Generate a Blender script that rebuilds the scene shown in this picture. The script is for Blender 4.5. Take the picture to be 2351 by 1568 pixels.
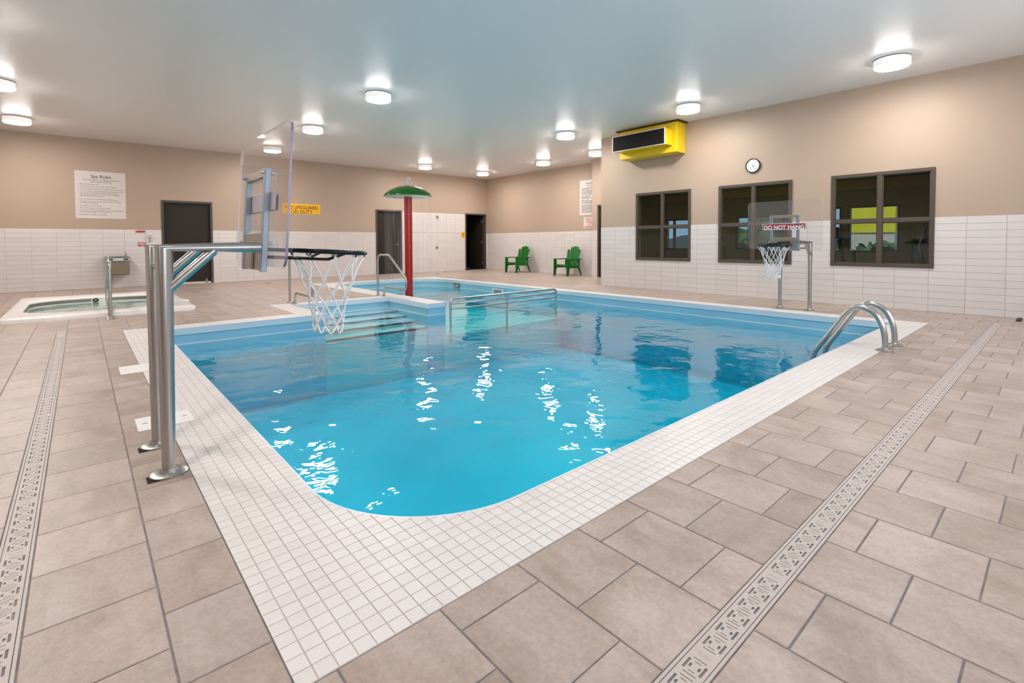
import bpy, math, random
from mathutils import Vector, Matrix
random.seed(7)
for o in list(bpy.data.objects): bpy.data.objects.remove(o, do_unlink=True)
scene = bpy.context.scene
COL = scene.collection
PI = math.pi

# ------------------------------------------------------------------ camera
FPX, PY, AZ, ROLL, PITCH, EYE = 1127.83, 587.90, 0.850022, -0.003995, 0.028541, 1.10
fw0 = Vector((math.cos(AZ), math.sin(AZ), 0)); rt0 = Vector((math.sin(AZ), -math.cos(AZ), 0)); up0 = Vector((0, 0, 1))
FW = fw0*math.cos(PITCH) - up0*math.sin(PITCH)
UP2 = up0*math.cos(PITCH) + fw0*math.sin(PITCH)
RT = rt0*math.cos(ROLL) + UP2*math.sin(ROLL)
UP = UP2*math.cos(ROLL) - rt0*math.sin(ROLL)
cam = bpy.data.cameras.new('camera'); camo = bpy.data.objects.new('camera', cam); COL.objects.link(camo)
camo.matrix_world = Matrix(((RT.x, UP.x, -FW.x, 0), (RT.y, UP.y, -FW.y, 0), (RT.z, UP.z, -FW.z, EYE), (0, 0, 0, 1)))
cam.sensor_width = 36; cam.lens = FPX*36/2351; cam.shift_y = -(784-PY)/2351
cam.clip_start = 0.05; cam.clip_end = 300
scene.camera = camo

# ------------------------------------------------------------------ light, sky, exposure
LAMP = 104.0
FILL = 44.0          # power of fill lights added in made-up windows of the unseen front wall
LAMP_COL = (1.0, 0.955, 0.915, 1)
world = bpy.data.worlds.new('world'); scene.world = world; world.use_nodes = True
wn = world.node_tree; bgn = wn.nodes['Background']
wtc = wn.nodes.new('ShaderNodeTexCoord'); wsp = wn.nodes.new('ShaderNodeSeparateXYZ'); wn.links.new(wtc.outputs['Generated'], wsp.inputs[0])
wr = wn.nodes.new('ShaderNodeValToRGB'); wr.color_ramp.elements[0].position = 0.0; wr.color_ramp.elements[0].color = (0.30, 0.52, 0.80, 1)
wr.color_ramp.elements[1].position = 0.6; wr.color_ramp.elements[1].color = (0.10, 0.28, 0.66, 1)
wn.links.new(wsp.outputs['Z'], wr.inputs[0]); wn.links.new(wr.outputs[0], bgn.inputs[0]); bgn.inputs[1].default_value = 1.1
vs = scene.view_settings
vs.view_transform = 'Standard'; vs.look = 'None'; vs.gamma = 1.0; vs.use_curve_mapping = False
vs.exposure = 0.40
try:
    cy = scene.cycles; cy.use_denoising = True; cy.use_light_tree = False; cy.max_bounces = 8; cy.diffuse_bounces = 4; cy.glossy_bounces = 4; cy.transmission_bounces = 4
    cy.transparent_max_bounces = 16; cy.caustics_reflective = False; cy.caustics_refractive = False; cy.use_adaptive_sampling = True; cy.adaptive_threshold = 0.02
except Exception: pass

sun = bpy.data.lights.new('sun', 'SUN'); sun.energy = 3.2; sun.color = (1.0, 0.95, 0.88); sun.angle = 0.01
suno = bpy.data.objects.new('sun', sun); COL.objects.link(suno); suno.rotation_euler = Vector((1.0, -0.15, -1.1)).to_track_quat('-Z', 'Y').to_euler(); suno.location = (-10, 5, 14)
FRONT_WIN = [(0.6, 2.8), (3.4, 5.6), (6.2, 8.4)]; FWZ = (0.95, 2.75)  # windows made up behind the camera to hold the fill lights
for a, b in FRONT_WIN:
    ld = bpy.data.lights.new('window_fill_light', 'AREA'); ld.shape = 'RECTANGLE'; ld.size = b-a-0.1; ld.size_y = FWZ[1]-FWZ[0]-0.1; ld.energy = FILL; ld.color = (0.92, 0.96, 1.0)
    lo = bpy.data.objects.new('window_fill_light', ld); COL.objects.link(lo); lo.location = ((a+b)/2, -1.83, (FWZ[0]+FWZ[1])/2); lo.rotation_euler = (PI/2, 0, 0)

# ------------------------------------------------------------------ node / material helpers
def mat(name, col, rough=0.5, metal=0.0, spec=0.5, build=None, **kw):
    m = bpy.data.materials.new(name); m.use_nodes = True
    nt = m.node_tree; b = nt.nodes['Principled BSDF']
    b.inputs['Base Color'].default_value = (*col, 1); b.inputs['Roughness'].default_value = rough
    b.inputs['Metallic'].default_value = metal; b.inputs['Specular IOR Level'].default_value = spec
    for k, v in kw.items(): b.inputs[k].default_value = v
    m.diffuse_color = (*col, 1)
    if build: build(nt, b)
    return m
def node(nt, t, **kw):
    n = nt.nodes.new(t)
    for k, v in kw.items(): setattr(n, k, v)
    return n
def noise(nt, scale, detail=3, rough=0.55, vec=None, dist=0.0):
    n = node(nt, 'ShaderNodeTexNoise'); n.inputs['Scale'].default_value = scale; n.inputs['Detail'].default_value = detail
    n.inputs['Roughness'].default_value = rough; n.inputs['Distortion'].default_value = dist
    if vec is not None: nt.links.new(vec, n.inputs['Vector'])
    return n
def ramp(nt, fac, stops):
    r = node(nt, 'ShaderNodeValToRGB')
    while len(r.color_ramp.elements) < len(stops): r.color_ramp.elements.new(0.5)
    for e, (p, c) in zip(r.color_ramp.elements, stops): e.position = p; e.color = (*c, 1)
    nt.links.new(fac, r.inputs[0]); return r
def mixc(nt, fac, a, b, mode='MIX'):
    m = node(nt, 'ShaderNodeMix', data_type='RGBA', blend_type=mode)
    def put(s, v):
        if hasattr(v, 'is_output'): nt.links.new(v, s)
        elif isinstance(v, (int, float)): s.default_value = v
        else: s.default_value = (*v, 1)
    put(m.inputs[0], fac); put(m.inputs[6], a); put(m.inputs[7], b)
    return m.outputs[2]
def wpos(nt, sx=1, sy=1, sz=1, rand=0.0):
    g = node(nt, 'ShaderNodeNewGeometry'); mp = node(nt, 'ShaderNodeMapping'); mp.inputs['Scale'].default_value = (sx, sy, sz)
    nt.links.new(g.outputs['Position'], mp.inputs['Vector'])
    if rand:
        oi = node(nt, 'ShaderNodeObjectInfo')
        a = node(nt, 'ShaderNodeMath', operation='ADD'); nt.links.new(oi.outputs['Random'], a.inputs[0]); nt.links.new(g.outputs['Random Per Island'], a.inputs[1])
        k = node(nt, 'ShaderNodeMath', operation='MULTIPLY'); k.inputs[1].default_value = rand; nt.links.new(a.outputs[0], k.inputs[0])
        v = node(nt, 'ShaderNodeVectorMath', operation='ADD'); nt.links.new(mp.outputs[0], v.inputs[0]); nt.links.new(k.outputs[0], v.inputs[1])
        return v.outputs[0]
    return mp.outputs[0]
def randval(nt):
    g = node(nt, 'ShaderNodeNewGeometry'); oi = node(nt, 'ShaderNodeObjectInfo')
    a = node(nt, 'ShaderNodeMath', operation='ADD'); nt.links.new(oi.outputs['Random'], a.inputs[0]); nt.links.new(g.outputs['Random Per Island'], a.inputs[1])
    f = node(nt, 'ShaderNodeMath', operation='FRACT'); nt.links.new(a.outputs[0], f.inputs[0]); return f.outputs[0]
def bump(nt, b, h, strength=0.2, dist=0.01):
    n = node(nt, 'ShaderNodeBump'); n.inputs['Strength'].default_value = strength; n.inputs['Distance'].default_value = dist
    nt.links.new(h, n.inputs['Height']); nt.links.new(n.outputs[0], b.inputs['Normal']); return n

# ---- materials
def b_stone(nt, b):
    v = wpos(nt, 1, 1, 1, 37.0)
    n1 = noise(nt, 2.6, 5, 0.62, v, 0.9); n2 = noise(nt, 60, 3, 0.6, v)
    sv = wpos(nt, 9, 1.6, 1, 23.0); n3 = noise(nt, 1.0, 4, 0.6, sv, 0.6)
    base = ramp(nt, n1.outputs[0], [(0.26, (0.325, 0.253, 0.208)), (0.5, (0.430, 0.348, 0.303)), (0.74, (0.505, 0.425, 0.392))]).outputs[0]
    veins = ramp(nt, n3.outputs[0], [(0.35, (0.80, 0.78, 0.75)), (0.6, (1, 1, 1)), (1.0, (1.06, 1.05, 1.04))]).outputs[0]
    c = mixc(nt, 0.65, base, veins, 'MULTIPLY')
    sp = ramp(nt, n2.outputs[0], [(0.3, (0.78, 0.76, 0.74)), (0.65, (1.06, 1.05, 1.05))]).outputs[0]
    c = mixc(nt, 0.55, c, sp, 'MULTIPLY')
    rv = ramp(nt, randval(nt), [(0.0, (0.90, 0.89, 0.88)), (1.0, (1.07, 1.06, 1.06))]).outputs[0]
    c = mixc(nt, 0.9, c, rv, 'MULTIPLY')
    nt.links.new(c, b.inputs['Base Color'])
    rr = ramp(nt, n1.outputs[0], [(0.3, (0.34,)*3), (0.8, (0.5,)*3)]); nt.links.new(rr.outputs[0], b.inputs['Roughness'])
    bump(nt, b, n2.outputs[0], 0.18, 0.004)
M_TILE = mat('stone_tile', (0.42, 0.34, 0.28), 0.42, spec=0.35, build=b_stone)
def b_grout(nt, b):
    n = noise(nt, 14, 3, 0.6, wpos(nt))
    nt.links.new(ramp(nt, n.outputs[0], [(0.3, (0.15, 0.14, 0.145)), (0.7, (0.26, 0.25, 0.255))]).outputs[0], b.inputs['Base Color'])
M_GROUT = mat('floor_grout', (0.17, 0.16, 0.165), 0.9, build=b_grout)
def b_mosaic(nt, b):
    rv = ramp(nt, randval(nt), [(0.0, (0.69, 0.645, 0.625)), (1.0, (0.73, 0.685, 0.67))]).outputs[0]
    n = noise(nt, 1.6, 3, 0.5, wpos(nt))
    nt.links.new(mixc(nt, 0.5, rv, ramp(nt, n.outputs[0], [(0.3, (0.93, 0.9, 0.87)), (0.7, (1, 1, 1))]).outputs[0], 'MULTIPLY'), b.inputs['Base Color'])
M_MOSAIC = mat('white_mosaic', (0.77, 0.7, 0.66), 0.38, build=b_mosaic)
def b_mgrout(nt, b):
    n = noise(nt, 5, 3, 0.6, wpos(nt))
    nt.links.new(ramp(nt, n.outputs[0], [(0.35, (0.52, 0.44, 0.41)), (0.6, (0.57, 0.485, 0.46)), (0.74, (0.61, 0.48, 0.34))]).outputs[0], b.inputs['Base Color'])
M_MGROUT = mat('mosaic_grout', (0.55, 0.45, 0.41), 0.9, build=b_mgrout)
def b_wtile(nt, b):
    rv = ramp(nt, randval(nt), [(0.0, (0.655, 0.605, 0.585)), (1.0, (0.69, 0.64, 0.62))]).outputs[0]
    nt.links.new(rv, b.inputs['Base Color'])
    n = noise(nt, 9, 2, 0.5, wpos(nt)); bump(nt, b, n.outputs[0], 0.06, 0.004)
M_WTILE = mat('wall_tile', (0.72, 0.66, 0.62), 0.22, build=b_wtile)
M_WGROUT = mat('wall_tile_grout', (0.50, 0.44, 0.415), 0.9)
def b_paint(nt, b):
    n = noise(nt, 45, 3, 0.6, wpos(nt)); bump(nt, b, n.outputs[0], 0.05, 0.003)
    n2 = noise(nt, 0.7, 2, 0.5, wpos(nt))
    nt.links.new(ramp(nt, n2.outputs[0], [(0.3, (0.425, 0.318, 0.240)), (0.7, (0.445, 0.335, 0.254))]).outputs[0], b.inputs['Base Color'])
M_PAINT = mat('beige_wall_paint', (0.53, 0.395, 0.285), 0.55, build=b_paint)
def b_ceil(nt, b):
    n = noise(nt, 30, 4, 0.6, wpos(nt)); bump(nt, b, n.outputs[0], 0.07, 0.003)
M_CEIL = mat('glossy_ceiling_paint', (0.85, 0.825, 0.81), 0.35, spec=0.5, build=b_ceil)
M_STEEL = mat('brushed_stainless_steel', (0.45, 0.44, 0.425), 0.29, 1.0)
M_STEEL2 = mat('dull_stainless_steel', (0.45, 0.43, 0.41), 0.36, 1.0)
M_GALV = mat('galvanized_steel', (0.34, 0.40, 0.47), 0.45, 0.55)
M_PLATE = mat('worn_bracket_steel', (0.40, 0.36, 0.31), 0.45, 0.8)
M_BLACK = mat('black_powder_coat', (0.008, 0.008, 0.010), 0.25, spec=0.3)
M_DARK = mat('dark_void', (0.012, 0.010, 0.009), 0.9)
M_NET = mat('white_nylon_cord', (0.86, 0.86, 0.88), 0.6)
M_WHITE = mat('white_plastic', (0.80, 0.77, 0.74), 0.35)
M_SIGNW = mat('white_sign_board', (0.66, 0.60, 0.56), 0.4)
M_INK = mat('black_ink', (0.05, 0.045, 0.045), 0.6)
M_YEL = mat('yellow_sign_vinyl', (0.85, 0.47, 0.01), 0.45)
M_BROWNINK = mat('dark_red_brown_ink', (0.18, 0.035, 0.015), 0.5)
M_RED = mat('red_sign_vinyl', (0.42, 0.012, 0.02), 0.4)
M_REDINK = mat('red_ink', (0.42, 0.03, 0.04), 0.5)
M_SIGNBACK = mat('grey_sign_back', (0.42, 0.39, 0.44), 0.5)
def b_door(nt, b):
    n = noise(nt, 3, 2, 0.5, wpos(nt)); bump(nt, b, n.outputs[0], 0.02, 0.004)
M_DOOR = mat('dark_brown_door_paint', (0.026, 0.019, 0.013), 0.55, spec=0.25, build=b_door)
M_FRAME = mat('taupe_metal_frame', (0.085, 0.064, 0.050), 0.45, spec=0.35)
M_CYEL = mat('yellow_heater_paint', (0.80, 0.56, 0.008), 0.32)
M_ALU = mat('pale_aluminium', (0.62, 0.55, 0.48), 0.4, 0.4)
M_FIN = mat('dark_heater_fins', (0.018, 0.013, 0.010), 0.55)
M_GREEN = mat('green_gloss_paint', (0.002, 0.115, 0.010), 0.16)
M_GPLAST = mat('green_plastic', (0.001, 0.115, 0.008), 0.45, spec=0.3)
M_REDP = mat('red_gloss_paint', (0.36, 0.0015, 0.002), 0.28)
def b_fib(nt, b):
    n = noise(nt, 3, 2, 0.5, wpos(nt)); nt.links.new(ramp(nt, n.outputs[0], [(0.3, (0.80, 0.75, 0.72)), (0.7, (0.84, 0.80, 0.77))]).outputs[0], b.inputs['Base Color'])
M_FIB = mat('white_fibreglass', (0.82, 0.78, 0.75), 0.22, build=b_fib)
def b_lip(nt, b):
    n = noise(nt, 2.5, 3, 0.6, wpos(nt, 1, 1, 6)); nt.links.new(ramp(nt, n.outputs[0], [(0.3, (0.56, 0.68, 0.78)), (0.7, (0.62, 0.73, 0.81))]).outputs[0], b.inputs['Base Color'])
M_LIP = mat('pale_blue_pool_lip', (0.47, 0.60, 0.68), 0.3, build=b_lip)
def b_pool(nt, b):
    n = noise(nt, 1.3, 3, 0.5, wpos(nt)); nt.links.new(ramp(nt, n.outputs[0], [(0.3, (0.24, 0.52, 0.68)), (0.7, (0.29, 0.58, 0.74))]).outputs[0], b.inputs['Base Color'])
M_POOL = mat('blue_pool_paint', (0.26, 0.46, 0.60), 0.4, build=b_pool)
M_POOLT = mat('pool_paint_with_reflection', (0.55, 0.68, 0.74), 0.4)  # blue pool paint with the pale reflection over shallow parts put into its colour
M_NOSE = mat('dark_step_nosing', (0.03, 0.06, 0.08), 0.5)
M_SCUM = mat('white_water_line', (0.60, 0.74, 0.82), 0.4)
M_SMOS = mat('dark_grey_spa_mosaic', (0.16, 0.145, 0.135), 0.25)
M_SMOSG = mat('pale_spa_grout', (0.45, 0.43, 0.41), 0.8)
M_GRATE = mat('taupe_drain_plastic', (0.47, 0.40, 0.365), 0.5)
M_LAMPB = mat('translucent_lamp_drum', (0.80, 0.78, 0.76), 0.45, **{'Emission Color': (1.0, 0.97, 0.94, 1), 'Emission Strength': 0.42})
M_LAMPR = mat('grey_lamp_rim', (0.12, 0.11, 0.10), 0.5)
def mat_emit(name, col, s):
    m = bpy.data.materials.new(name); m.use_nodes = True; nt = m.node_tree; nt.nodes.clear()
    e = node(nt, 'ShaderNodeEmission'); e.inputs[0].default_value = col; e.inputs[1].default_value = s
    o = node(nt, 'ShaderNodeOutputMaterial'); nt.links.new(e.outputs[0], o.inputs[0]); return m
M_LENS = mat_emit('glowing_lamp_lens', LAMP_COL, LAMP)
def mat_clear(name, tint, ior, rough=0.02, haze=0.0, hazecol=(0.8, 0.8, 0.85), bumpf=None, vol=None):
    m = bpy.data.materials.new(name); m.use_nodes = True; nt = m.node_tree; nt.nodes.clear()
    t = node(nt, 'ShaderNodeBsdfTransparent'); t.inputs[0].default_value = (*tint, 1)
    g = node(nt, 'ShaderNodeBsdfGlossy'); g.inputs['Roughness'].default_value = rough; g.inputs[0].default_value = (1, 1, 1, 1)
    lw = node(nt, 'ShaderNodeLayerWeight'); lw.inputs[0].default_value = 0.5      # facing = 1 - |cos|, same from both sides
    pw = node(nt, 'ShaderNodeMath', operation='POWER'); pw.inputs[1].default_value = 5.0; nt.links.new(lw.outputs['Facing'], pw.inputs[0])
    f0 = ((ior-1)/(ior+1))**2
    fr = node(nt, 'ShaderNodeMath', operation='MULTIPLY_ADD'); fr.inputs[1].default_value = 1-f0; fr.inputs[2].default_value = f0; nt.links.new(pw.outputs[0], fr.inputs[0])
    mx = node(nt, 'ShaderNodeMixShader')
    base = t
    if haze:
        d = node(nt, 'ShaderNodeBsdfDiffuse'); d.inputs[0].default_value = (*hazecol, 1)
        m2 = node(nt, 'ShaderNodeMixShader'); m2.inputs[0].default_value = haze
        nt.links.new(t.outputs[0], m2.inputs[1]); nt.links.new(d.outputs[0], m2.inputs[2]); base = m2
    nt.links.new(fr.outputs[0], mx.inputs[0]); nt.links.new(base.outputs[0], mx.inputs[1]); nt.links.new(g.outputs[0], mx.inputs[2])
    o = node(nt, 'ShaderNodeOutputMaterial'); nt.links.new(mx.outputs[0], o.inputs[0])
    if bumpf:
        n = bumpf(nt); nt.links.new(n, g.inputs['Normal']); nt.links.new(n, lw.inputs['Normal'])
    if vol:
        va = node(nt, 'ShaderNodeVolumeAbsorption'); va.inputs[0].default_value = (*vol[0], 1); va.inputs[1].default_value = vol[1]
        nt.links.new(va.outputs[0], o.inputs['Volume'])
    return m
def waves(scale, strength, dist):
    def f(nt):
        v = wpos(nt)
        n1 = noise(nt, scale, 1.5, 0.45, v, 0.35); n2 = noise(nt, scale*0.33, 1, 0.4, v, 0.2)
        a = node(nt, 'ShaderNodeMath', operation='MULTIPLY_ADD'); a.inputs[1].default_value = 2.2
        nt.links.new(n2.outputs[0], a.inputs[0]); nt.links.new(n1.outputs[0], a.inputs[2])
        n3 = noise(nt, scale*3.1, 2, 0.5, v, 0.3); a2 = node(nt, 'ShaderNodeMath', operation='MULTIPLY_ADD'); a2.inputs[1].default_value = 0.22
        nt.links.new(n3.outputs[0], a2.inputs[0]); nt.links.new(a.outputs[0], a2.inputs[2])
        bp = node(nt, 'ShaderNodeBump'); bp.inputs['Strength'].default_value = strength; bp.inputs['Distance'].default_value = dist
        nt.links.new(a2.outputs[0], bp.inputs['Height']); return bp.outputs[0]
    return f
M_WATER = mat_clear('pool_water', (1, 1, 1), 1.33, 0.015, bumpf=waves(2.6, 1.0, 0.016), vol=((0.0, 0.935, 0.975), 0.85))
M_SPAW = mat_clear('spa_water', (0.88, 0.97, 0.95), 1.33, 0.02, bumpf=waves(3, 1.0, 0.01))
M_ACRYL = mat_clear('clear_acrylic', (0.96, 0.955, 0.95), 1.49, 0.01, haze=0.035)
M_ACEDGE = mat('purple_edge_reflection', (0.20, 0.15, 0.24), 0.2)  # internal reflection in one edge of the clear board, put into its colour
M_ACPALE = mat_clear('pale_acrylic_edge', (0.85, 0.84, 0.86), 1.49, 0.1, haze=0.5, hazecol=(0.75, 0.73, 0.76))
M_GLASS = mat_clear('dark_tinted_window_glass', (0.72, 0.735, 0.68), 1.5, 0.01)
M_CLEARG = mat_clear('clear_window_glass', (0.9, 0.93, 0.93), 1.45, 0.01)
def b_gym(nt, b):
    n = noise(nt, 2, 2, 0.5, wpos(nt)); nt.links.new(ramp(nt, n.outputs[0], [(0.3, (0.25, 0.28, 0.05)), (0.7, (0.29, 0.32, 0.06))]).outputs[0], b.inputs['Base Color'])
M_GYM = mat('olive_gym_paint', (0.18, 0.18, 0.05), 0.7, build=b_gym)
M_GYMBAND = mat('ochre_gym_band', (0.80, 0.50, 0.03), 0.7)
M_GYMFL = mat('dark_rubber_floor', (0.04, 0.04, 0.04), 0.8)
M_EQUIP = mat('black_gym_equipment', (0.02, 0.02, 0.022), 0.45)
M_GRASS = mat('grass', (0.10, 0.22, 0.05), 0.95)
M_PAVE = mat('pale_pavement', (0.55, 0.54, 0.52), 0.9)
M_HILL = mat('dark_hill_forest', (0.02, 0.05, 0.06), 1.0)
M_SHEDY = mat('bright_yellow_siding', (0.75, 0.70, 0.02), 0.6)
M_LEAF = mat('green_leaves', (0.03, 0.12, 0.035), 0.7)
M_BLUEP = mat('teal_rail_reflection', (0.05, 0.16, 0.13), 0.4)  # colour of a green reflection on a steel rail, not applied
M_CLOCKF = mat('pale_clock_face', (0.74, 0.76, 0.77), 0.35)
def mat_curtain():
    m = bpy.data.materials.new('falling_water'); m.use_nodes = True; nt = m.node_tree; nt.nodes.clear()
    t = node(nt, 'ShaderNodeBsdfTransparent'); d = node(nt, 'ShaderNodeBsdfDiffuse'); d.inputs[0].default_value = (0.85, 0.83, 0.82, 1)
    g = node(nt, 'ShaderNodeNewGeometry'); sub = node(nt, 'ShaderNodeVectorMath', operation='SUBTRACT'); sub.inputs[1].default_value = (6.706, 11.895, 0)
    nt.links.new(g.outputs['Position'], sub.inputs[0])
    mp = node(nt, 'ShaderNodeMapping'); mp.inputs['Scale'].default_value = (22, 22, 0.35); nt.links.new(sub.outputs[0], mp.inputs[0])
    n = noise(nt, 1.0, 3, 0.65, mp.outputs[0])
    r = ramp(nt, n.outputs[0], [(0.46, (0.002,)*3), (0.78, (0.13,)*3)])
    mx = node(nt, 'ShaderNodeMixShader'); nt.links.new(r.outputs[0], mx.inputs[0]); nt.links.new(t.outputs[0], mx.inputs[1]); nt.links.new(d.outputs[0], mx.inputs[2])
    o = node(nt, 'ShaderNodeOutputMaterial'); nt.links.new(mx.outputs[0], o.inputs[0]); return m
M_CURTAIN = mat_curtain()
M_FOAM = mat_clear('white_water_jet', (0.9, 0.9, 0.9), 1.33, 0.1, haze=0.42, hazecol=(0.85, 0.84, 0.82))

# ------------------------------------------------------------------ mesh builder
class MB:
    def __init__(s): s.v = []; s.f = []; s.m = []
    def add(s, vs, fs, mi=0):
        o = len(s.v); s.v += [tuple(x) for x in vs]
        for f in fs: s.f.append(tuple(i+o for i in f)); s.m.append(mi)
        return s
    def box(s, x0, x1, y0, y1, z0, z1, mi=0):
        return s.add([(x0,y0,z0),(x1,y0,z0),(x1,y1,z0),(x0,y1,z0),(x0,y0,z1),(x1,y0,z1),(x1,y1,z1),(x0,y1,z1)],
                     [(3,2,1,0),(4,5,6,7),(0,1,5,4),(1,2,6,5),(2,3,7,6),(3,0,4,7)], mi)
    def bbox(s, x0, x1, y0, y1, z0, z1, b, mi=0):
        # box with all edges chamfered by b
        pts = []; idx = {}
        X = (x0, x1); Y = (y0, y1); Z = (z0, z1)
        for i in (0,1):
            for j in (0,1):
                for k in (0,1):
                    sx, sy, sz = (1-2*i)*b, (1-2*j)*b, (1-2*k)*b
                    idx[(i,j,k,0)] = len(pts); pts.append((X[i], Y[j]+sy, Z[k]+sz))
                    idx[(i,j,k,1)] = len(pts); pts.append((X[i]+sx, Y[j], Z[k]+sz))
                    idx[(i,j,k,2)] = len(pts); pts.append((X[i]+sx, Y[j]+sy, Z[k]))
        fs = []
        q = lambda *ks: fs.append(tuple(idx[k] for k in ks))
        q((0,0,0,0),(0,0,1,0),(0,1,1,0),(0,1,0,0)); q((1,0,0,0),(1,1,0,0),(1,1,1,0),(1,0,1,0))
        q((0,0,0,1),(1,0,0,1),(1,0,1,1),(0,0,1,1)); q((0,1,0,1),(0,1,1,1),(1,1,1,1),(1,1,0,1))
        q((0,0,0,2),(0,1,0,2),(1,1,0,2),(1,0,0,2)); q((0,0,1,2),(1,0,1,2),(1,1,1,2),(0,1,1,2))
        for i in (0,1):
            for j in (0,1): q((i,j,0,0),(i,j,1,0),(i,j,1,1),(i,j,0,1)) if (i+j)%2 == 1 else q((i,j,0,1),(i,j,1,1),(i,j,1,0),(i,j,0,0))
        for i in (0,1):
            for k in (0,1): q((i,0,k,0),(i,1,k,0),(i,1,k,2),(i,0,k,2)) if (i+k)%2 == 0 else q((i,0,k,2),(i,1,k,2),(i,1,k,0),(i,0,k,0))
        for j in (0,1):
            for k in (0,1): q((0,j,k,1),(1,j,k,1),(1,j,k,2),(0,j,k,2)) if (j+k)%2 == 1 else q((0,j,k,2),(1,j,k,2),(1,j,k,1),(0,j,k,1))
        for i in (0,1):
            for j in (0,1):
                for k in (0,1): q((i,j,k,0),(i,j,k,1),(i,j,k,2)) if (i+j+k)%2 == 1 else q((i,j,k,2),(i,j,k,1),(i,j,k,0))
        return s.add(pts, fs, mi)
    def tube(s, pts, r, n=12, closed=False, cap=True, mi=0, radii=None):
        P = [Vector(p) for p in pts]; N = len(P)
        T = []
        for i in range(N):
            a = P[(i-1) % N] if (closed or i > 0) else P[i]
            c = P[(i+1) % N] if (closed or i < N-1) else P[i]
            T.append((c-a).normalized())
        ref = Vector((0,0,1)) if abs(T[0].z) < 0.9 else Vector((1,0,0))
        u = (ref - T[0]*ref.dot(T[0])).normalized(); vs = []
        for i in range(N):
            u = (u - T[i]*u.dot(T[i])).normalized(); w = T[i].cross(u)
            rr = radii[i] if radii else r
            mit = None
            if 0 < i < N-1 or closed:
                d0 = (P[i]-P[(i-1) % N]).normalized(); d1 = (P[(i+1) % N]-P[i]).normalized(); ax = d0.cross(d1)
                if ax.length > 0.35: mit = T[i].cross(ax.normalized()); ms = 1/math.cos(d0.angle(d1)/2)-1
            for k in range(n):
                a = 2*PI*k/n; off = u*(rr*math.cos(a)) + w*(rr*math.sin(a))
                if mit is not None: off = off + mit*(off.dot(mit)*ms)
                vs.append(P[i] + off)
        fs = []
        for i in range(N if closed else N-1):
            j = (i+1) % N
            for k in range(n): fs.append((i*n+k, i*n+(k+1) % n, j*n+(k+1) % n, j*n+k))
        if cap and not closed: fs.append(tuple(reversed(range(n)))); fs.append(tuple(range((N-1)*n, N*n)))
        return s.add(vs, fs, mi)
    def cyl(s, p0, p1, r, n=16, mi=0, r1=None):
        return s.tube([p0, p1], r, n, mi=mi, radii=[r, r if r1 is None else r1])
    def lathe(s, prof, c, n=32, mi=0, sx=1, sy=1):
        vs = []; fs = []
        for r, z in prof:
            for k in range(n):
                a = 2*PI*k/n; vs.append((c[0]+r*sx*math.cos(a), c[1]+r*sy*math.sin(a), c[2]+z))
        for i in range(len(prof)-1):
            for k in range(n): fs.append((i*n+k, i*n+(k+1) % n, (i+1)*n+(k+1) % n, (i+1)*n+k))
        if prof[0][0] > 1e-6: fs.append(tuple(reversed(range(n))))
        if prof[-1][0] > 1e-6: fs.append(tuple(range((len(prof)-1)*n, len(prof)*n)))
        return s.add(vs, fs, mi)
    def prism(s, poly, z0, z1, mi=0, top=True, bot=True):
        n = len(poly); vs = [(x, y, z0) for x, y in poly] + [(x, y, z1) for x, y in poly]
        fs = [(i, (i+1) % n, n+(i+1) % n, n+i) for i in range(n)]
        if top: fs.append(tuple(range(n, 2*n)))
        if bot: fs.append(tuple(reversed(range(n))))
        return s.add(vs, fs, mi)
    def xf(s, M):
        s.v = [tuple(M @ Vector(p)) for p in s.v]; return s
    def mesh(s, name, mats, smooth=False):
        me = bpy.data.meshes.new(name); me.from_pydata(s.v, [], s.f)
        for mm in (mats if isinstance(mats, (list, tuple)) else [mats]): me.materials.append(mm)
        me.polygons.foreach_set('material_index', s.m)
        if smooth is not False:
            me.polygons.foreach_set('use_smooth', [True]*len(s.f))
            if smooth is not True: me.set_sharp_from_angle(angle=math.radians(smooth))
        me.update(); return me
    def build(s, name, mats, parent=None, smooth=False):
        o = bpy.data.objects.new(name, s.mesh(name, mats, smooth)); COL.objects.link(o)
        if parent is not None: o.parent = parent
        return o
def tag(o, label=None, cat=None, group=None, kind=None):
    if label: o['label'] = label
    if cat: o['category'] = cat
    if group: o['group'] = group
    if kind: o['kind'] = kind
    return o
def empty(name, loc=(0,0,0), rz=0.0):
    o = bpy.data.objects.new(name, None); COL.objects.link(o); o.location = loc; o.rotation_euler = (0,0,rz); o.empty_display_size = 0.1
    return o
def fillet(pts, r, seg=6):
    out = [Vector(pts[0])]
    for i in range(1, len(pts)-1):
        p = Vector(pts[i]); a = Vector(pts[i-1])-p; b = Vector(pts[i+1])-p
        la, lb = a.length, b.length; a.normalize(); b.normalize()
        ang = a.angle(b)
        rr = r[i] if isinstance(r, (list, tuple)) else r
        d = min(rr/math.tan(ang/2), la*0.49, lb*0.49); rr = d*math.tan(ang/2)
        c = p + (a+b).normalized()*(rr/math.sin(ang/2))
        v0 = (p+a*d)-c; v1 = (p+b*d)-c; tot = v0.angle(v1); ax = v0.cross(v1)
        if ax.length < 1e-9: out.append(p); continue
        ax.normalize()
        for k in range(seg+1): out.append(c + Matrix.Rotation(tot*k/seg, 3, ax) @ v0)
    out.append(Vector(pts[-1])); return out
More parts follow.
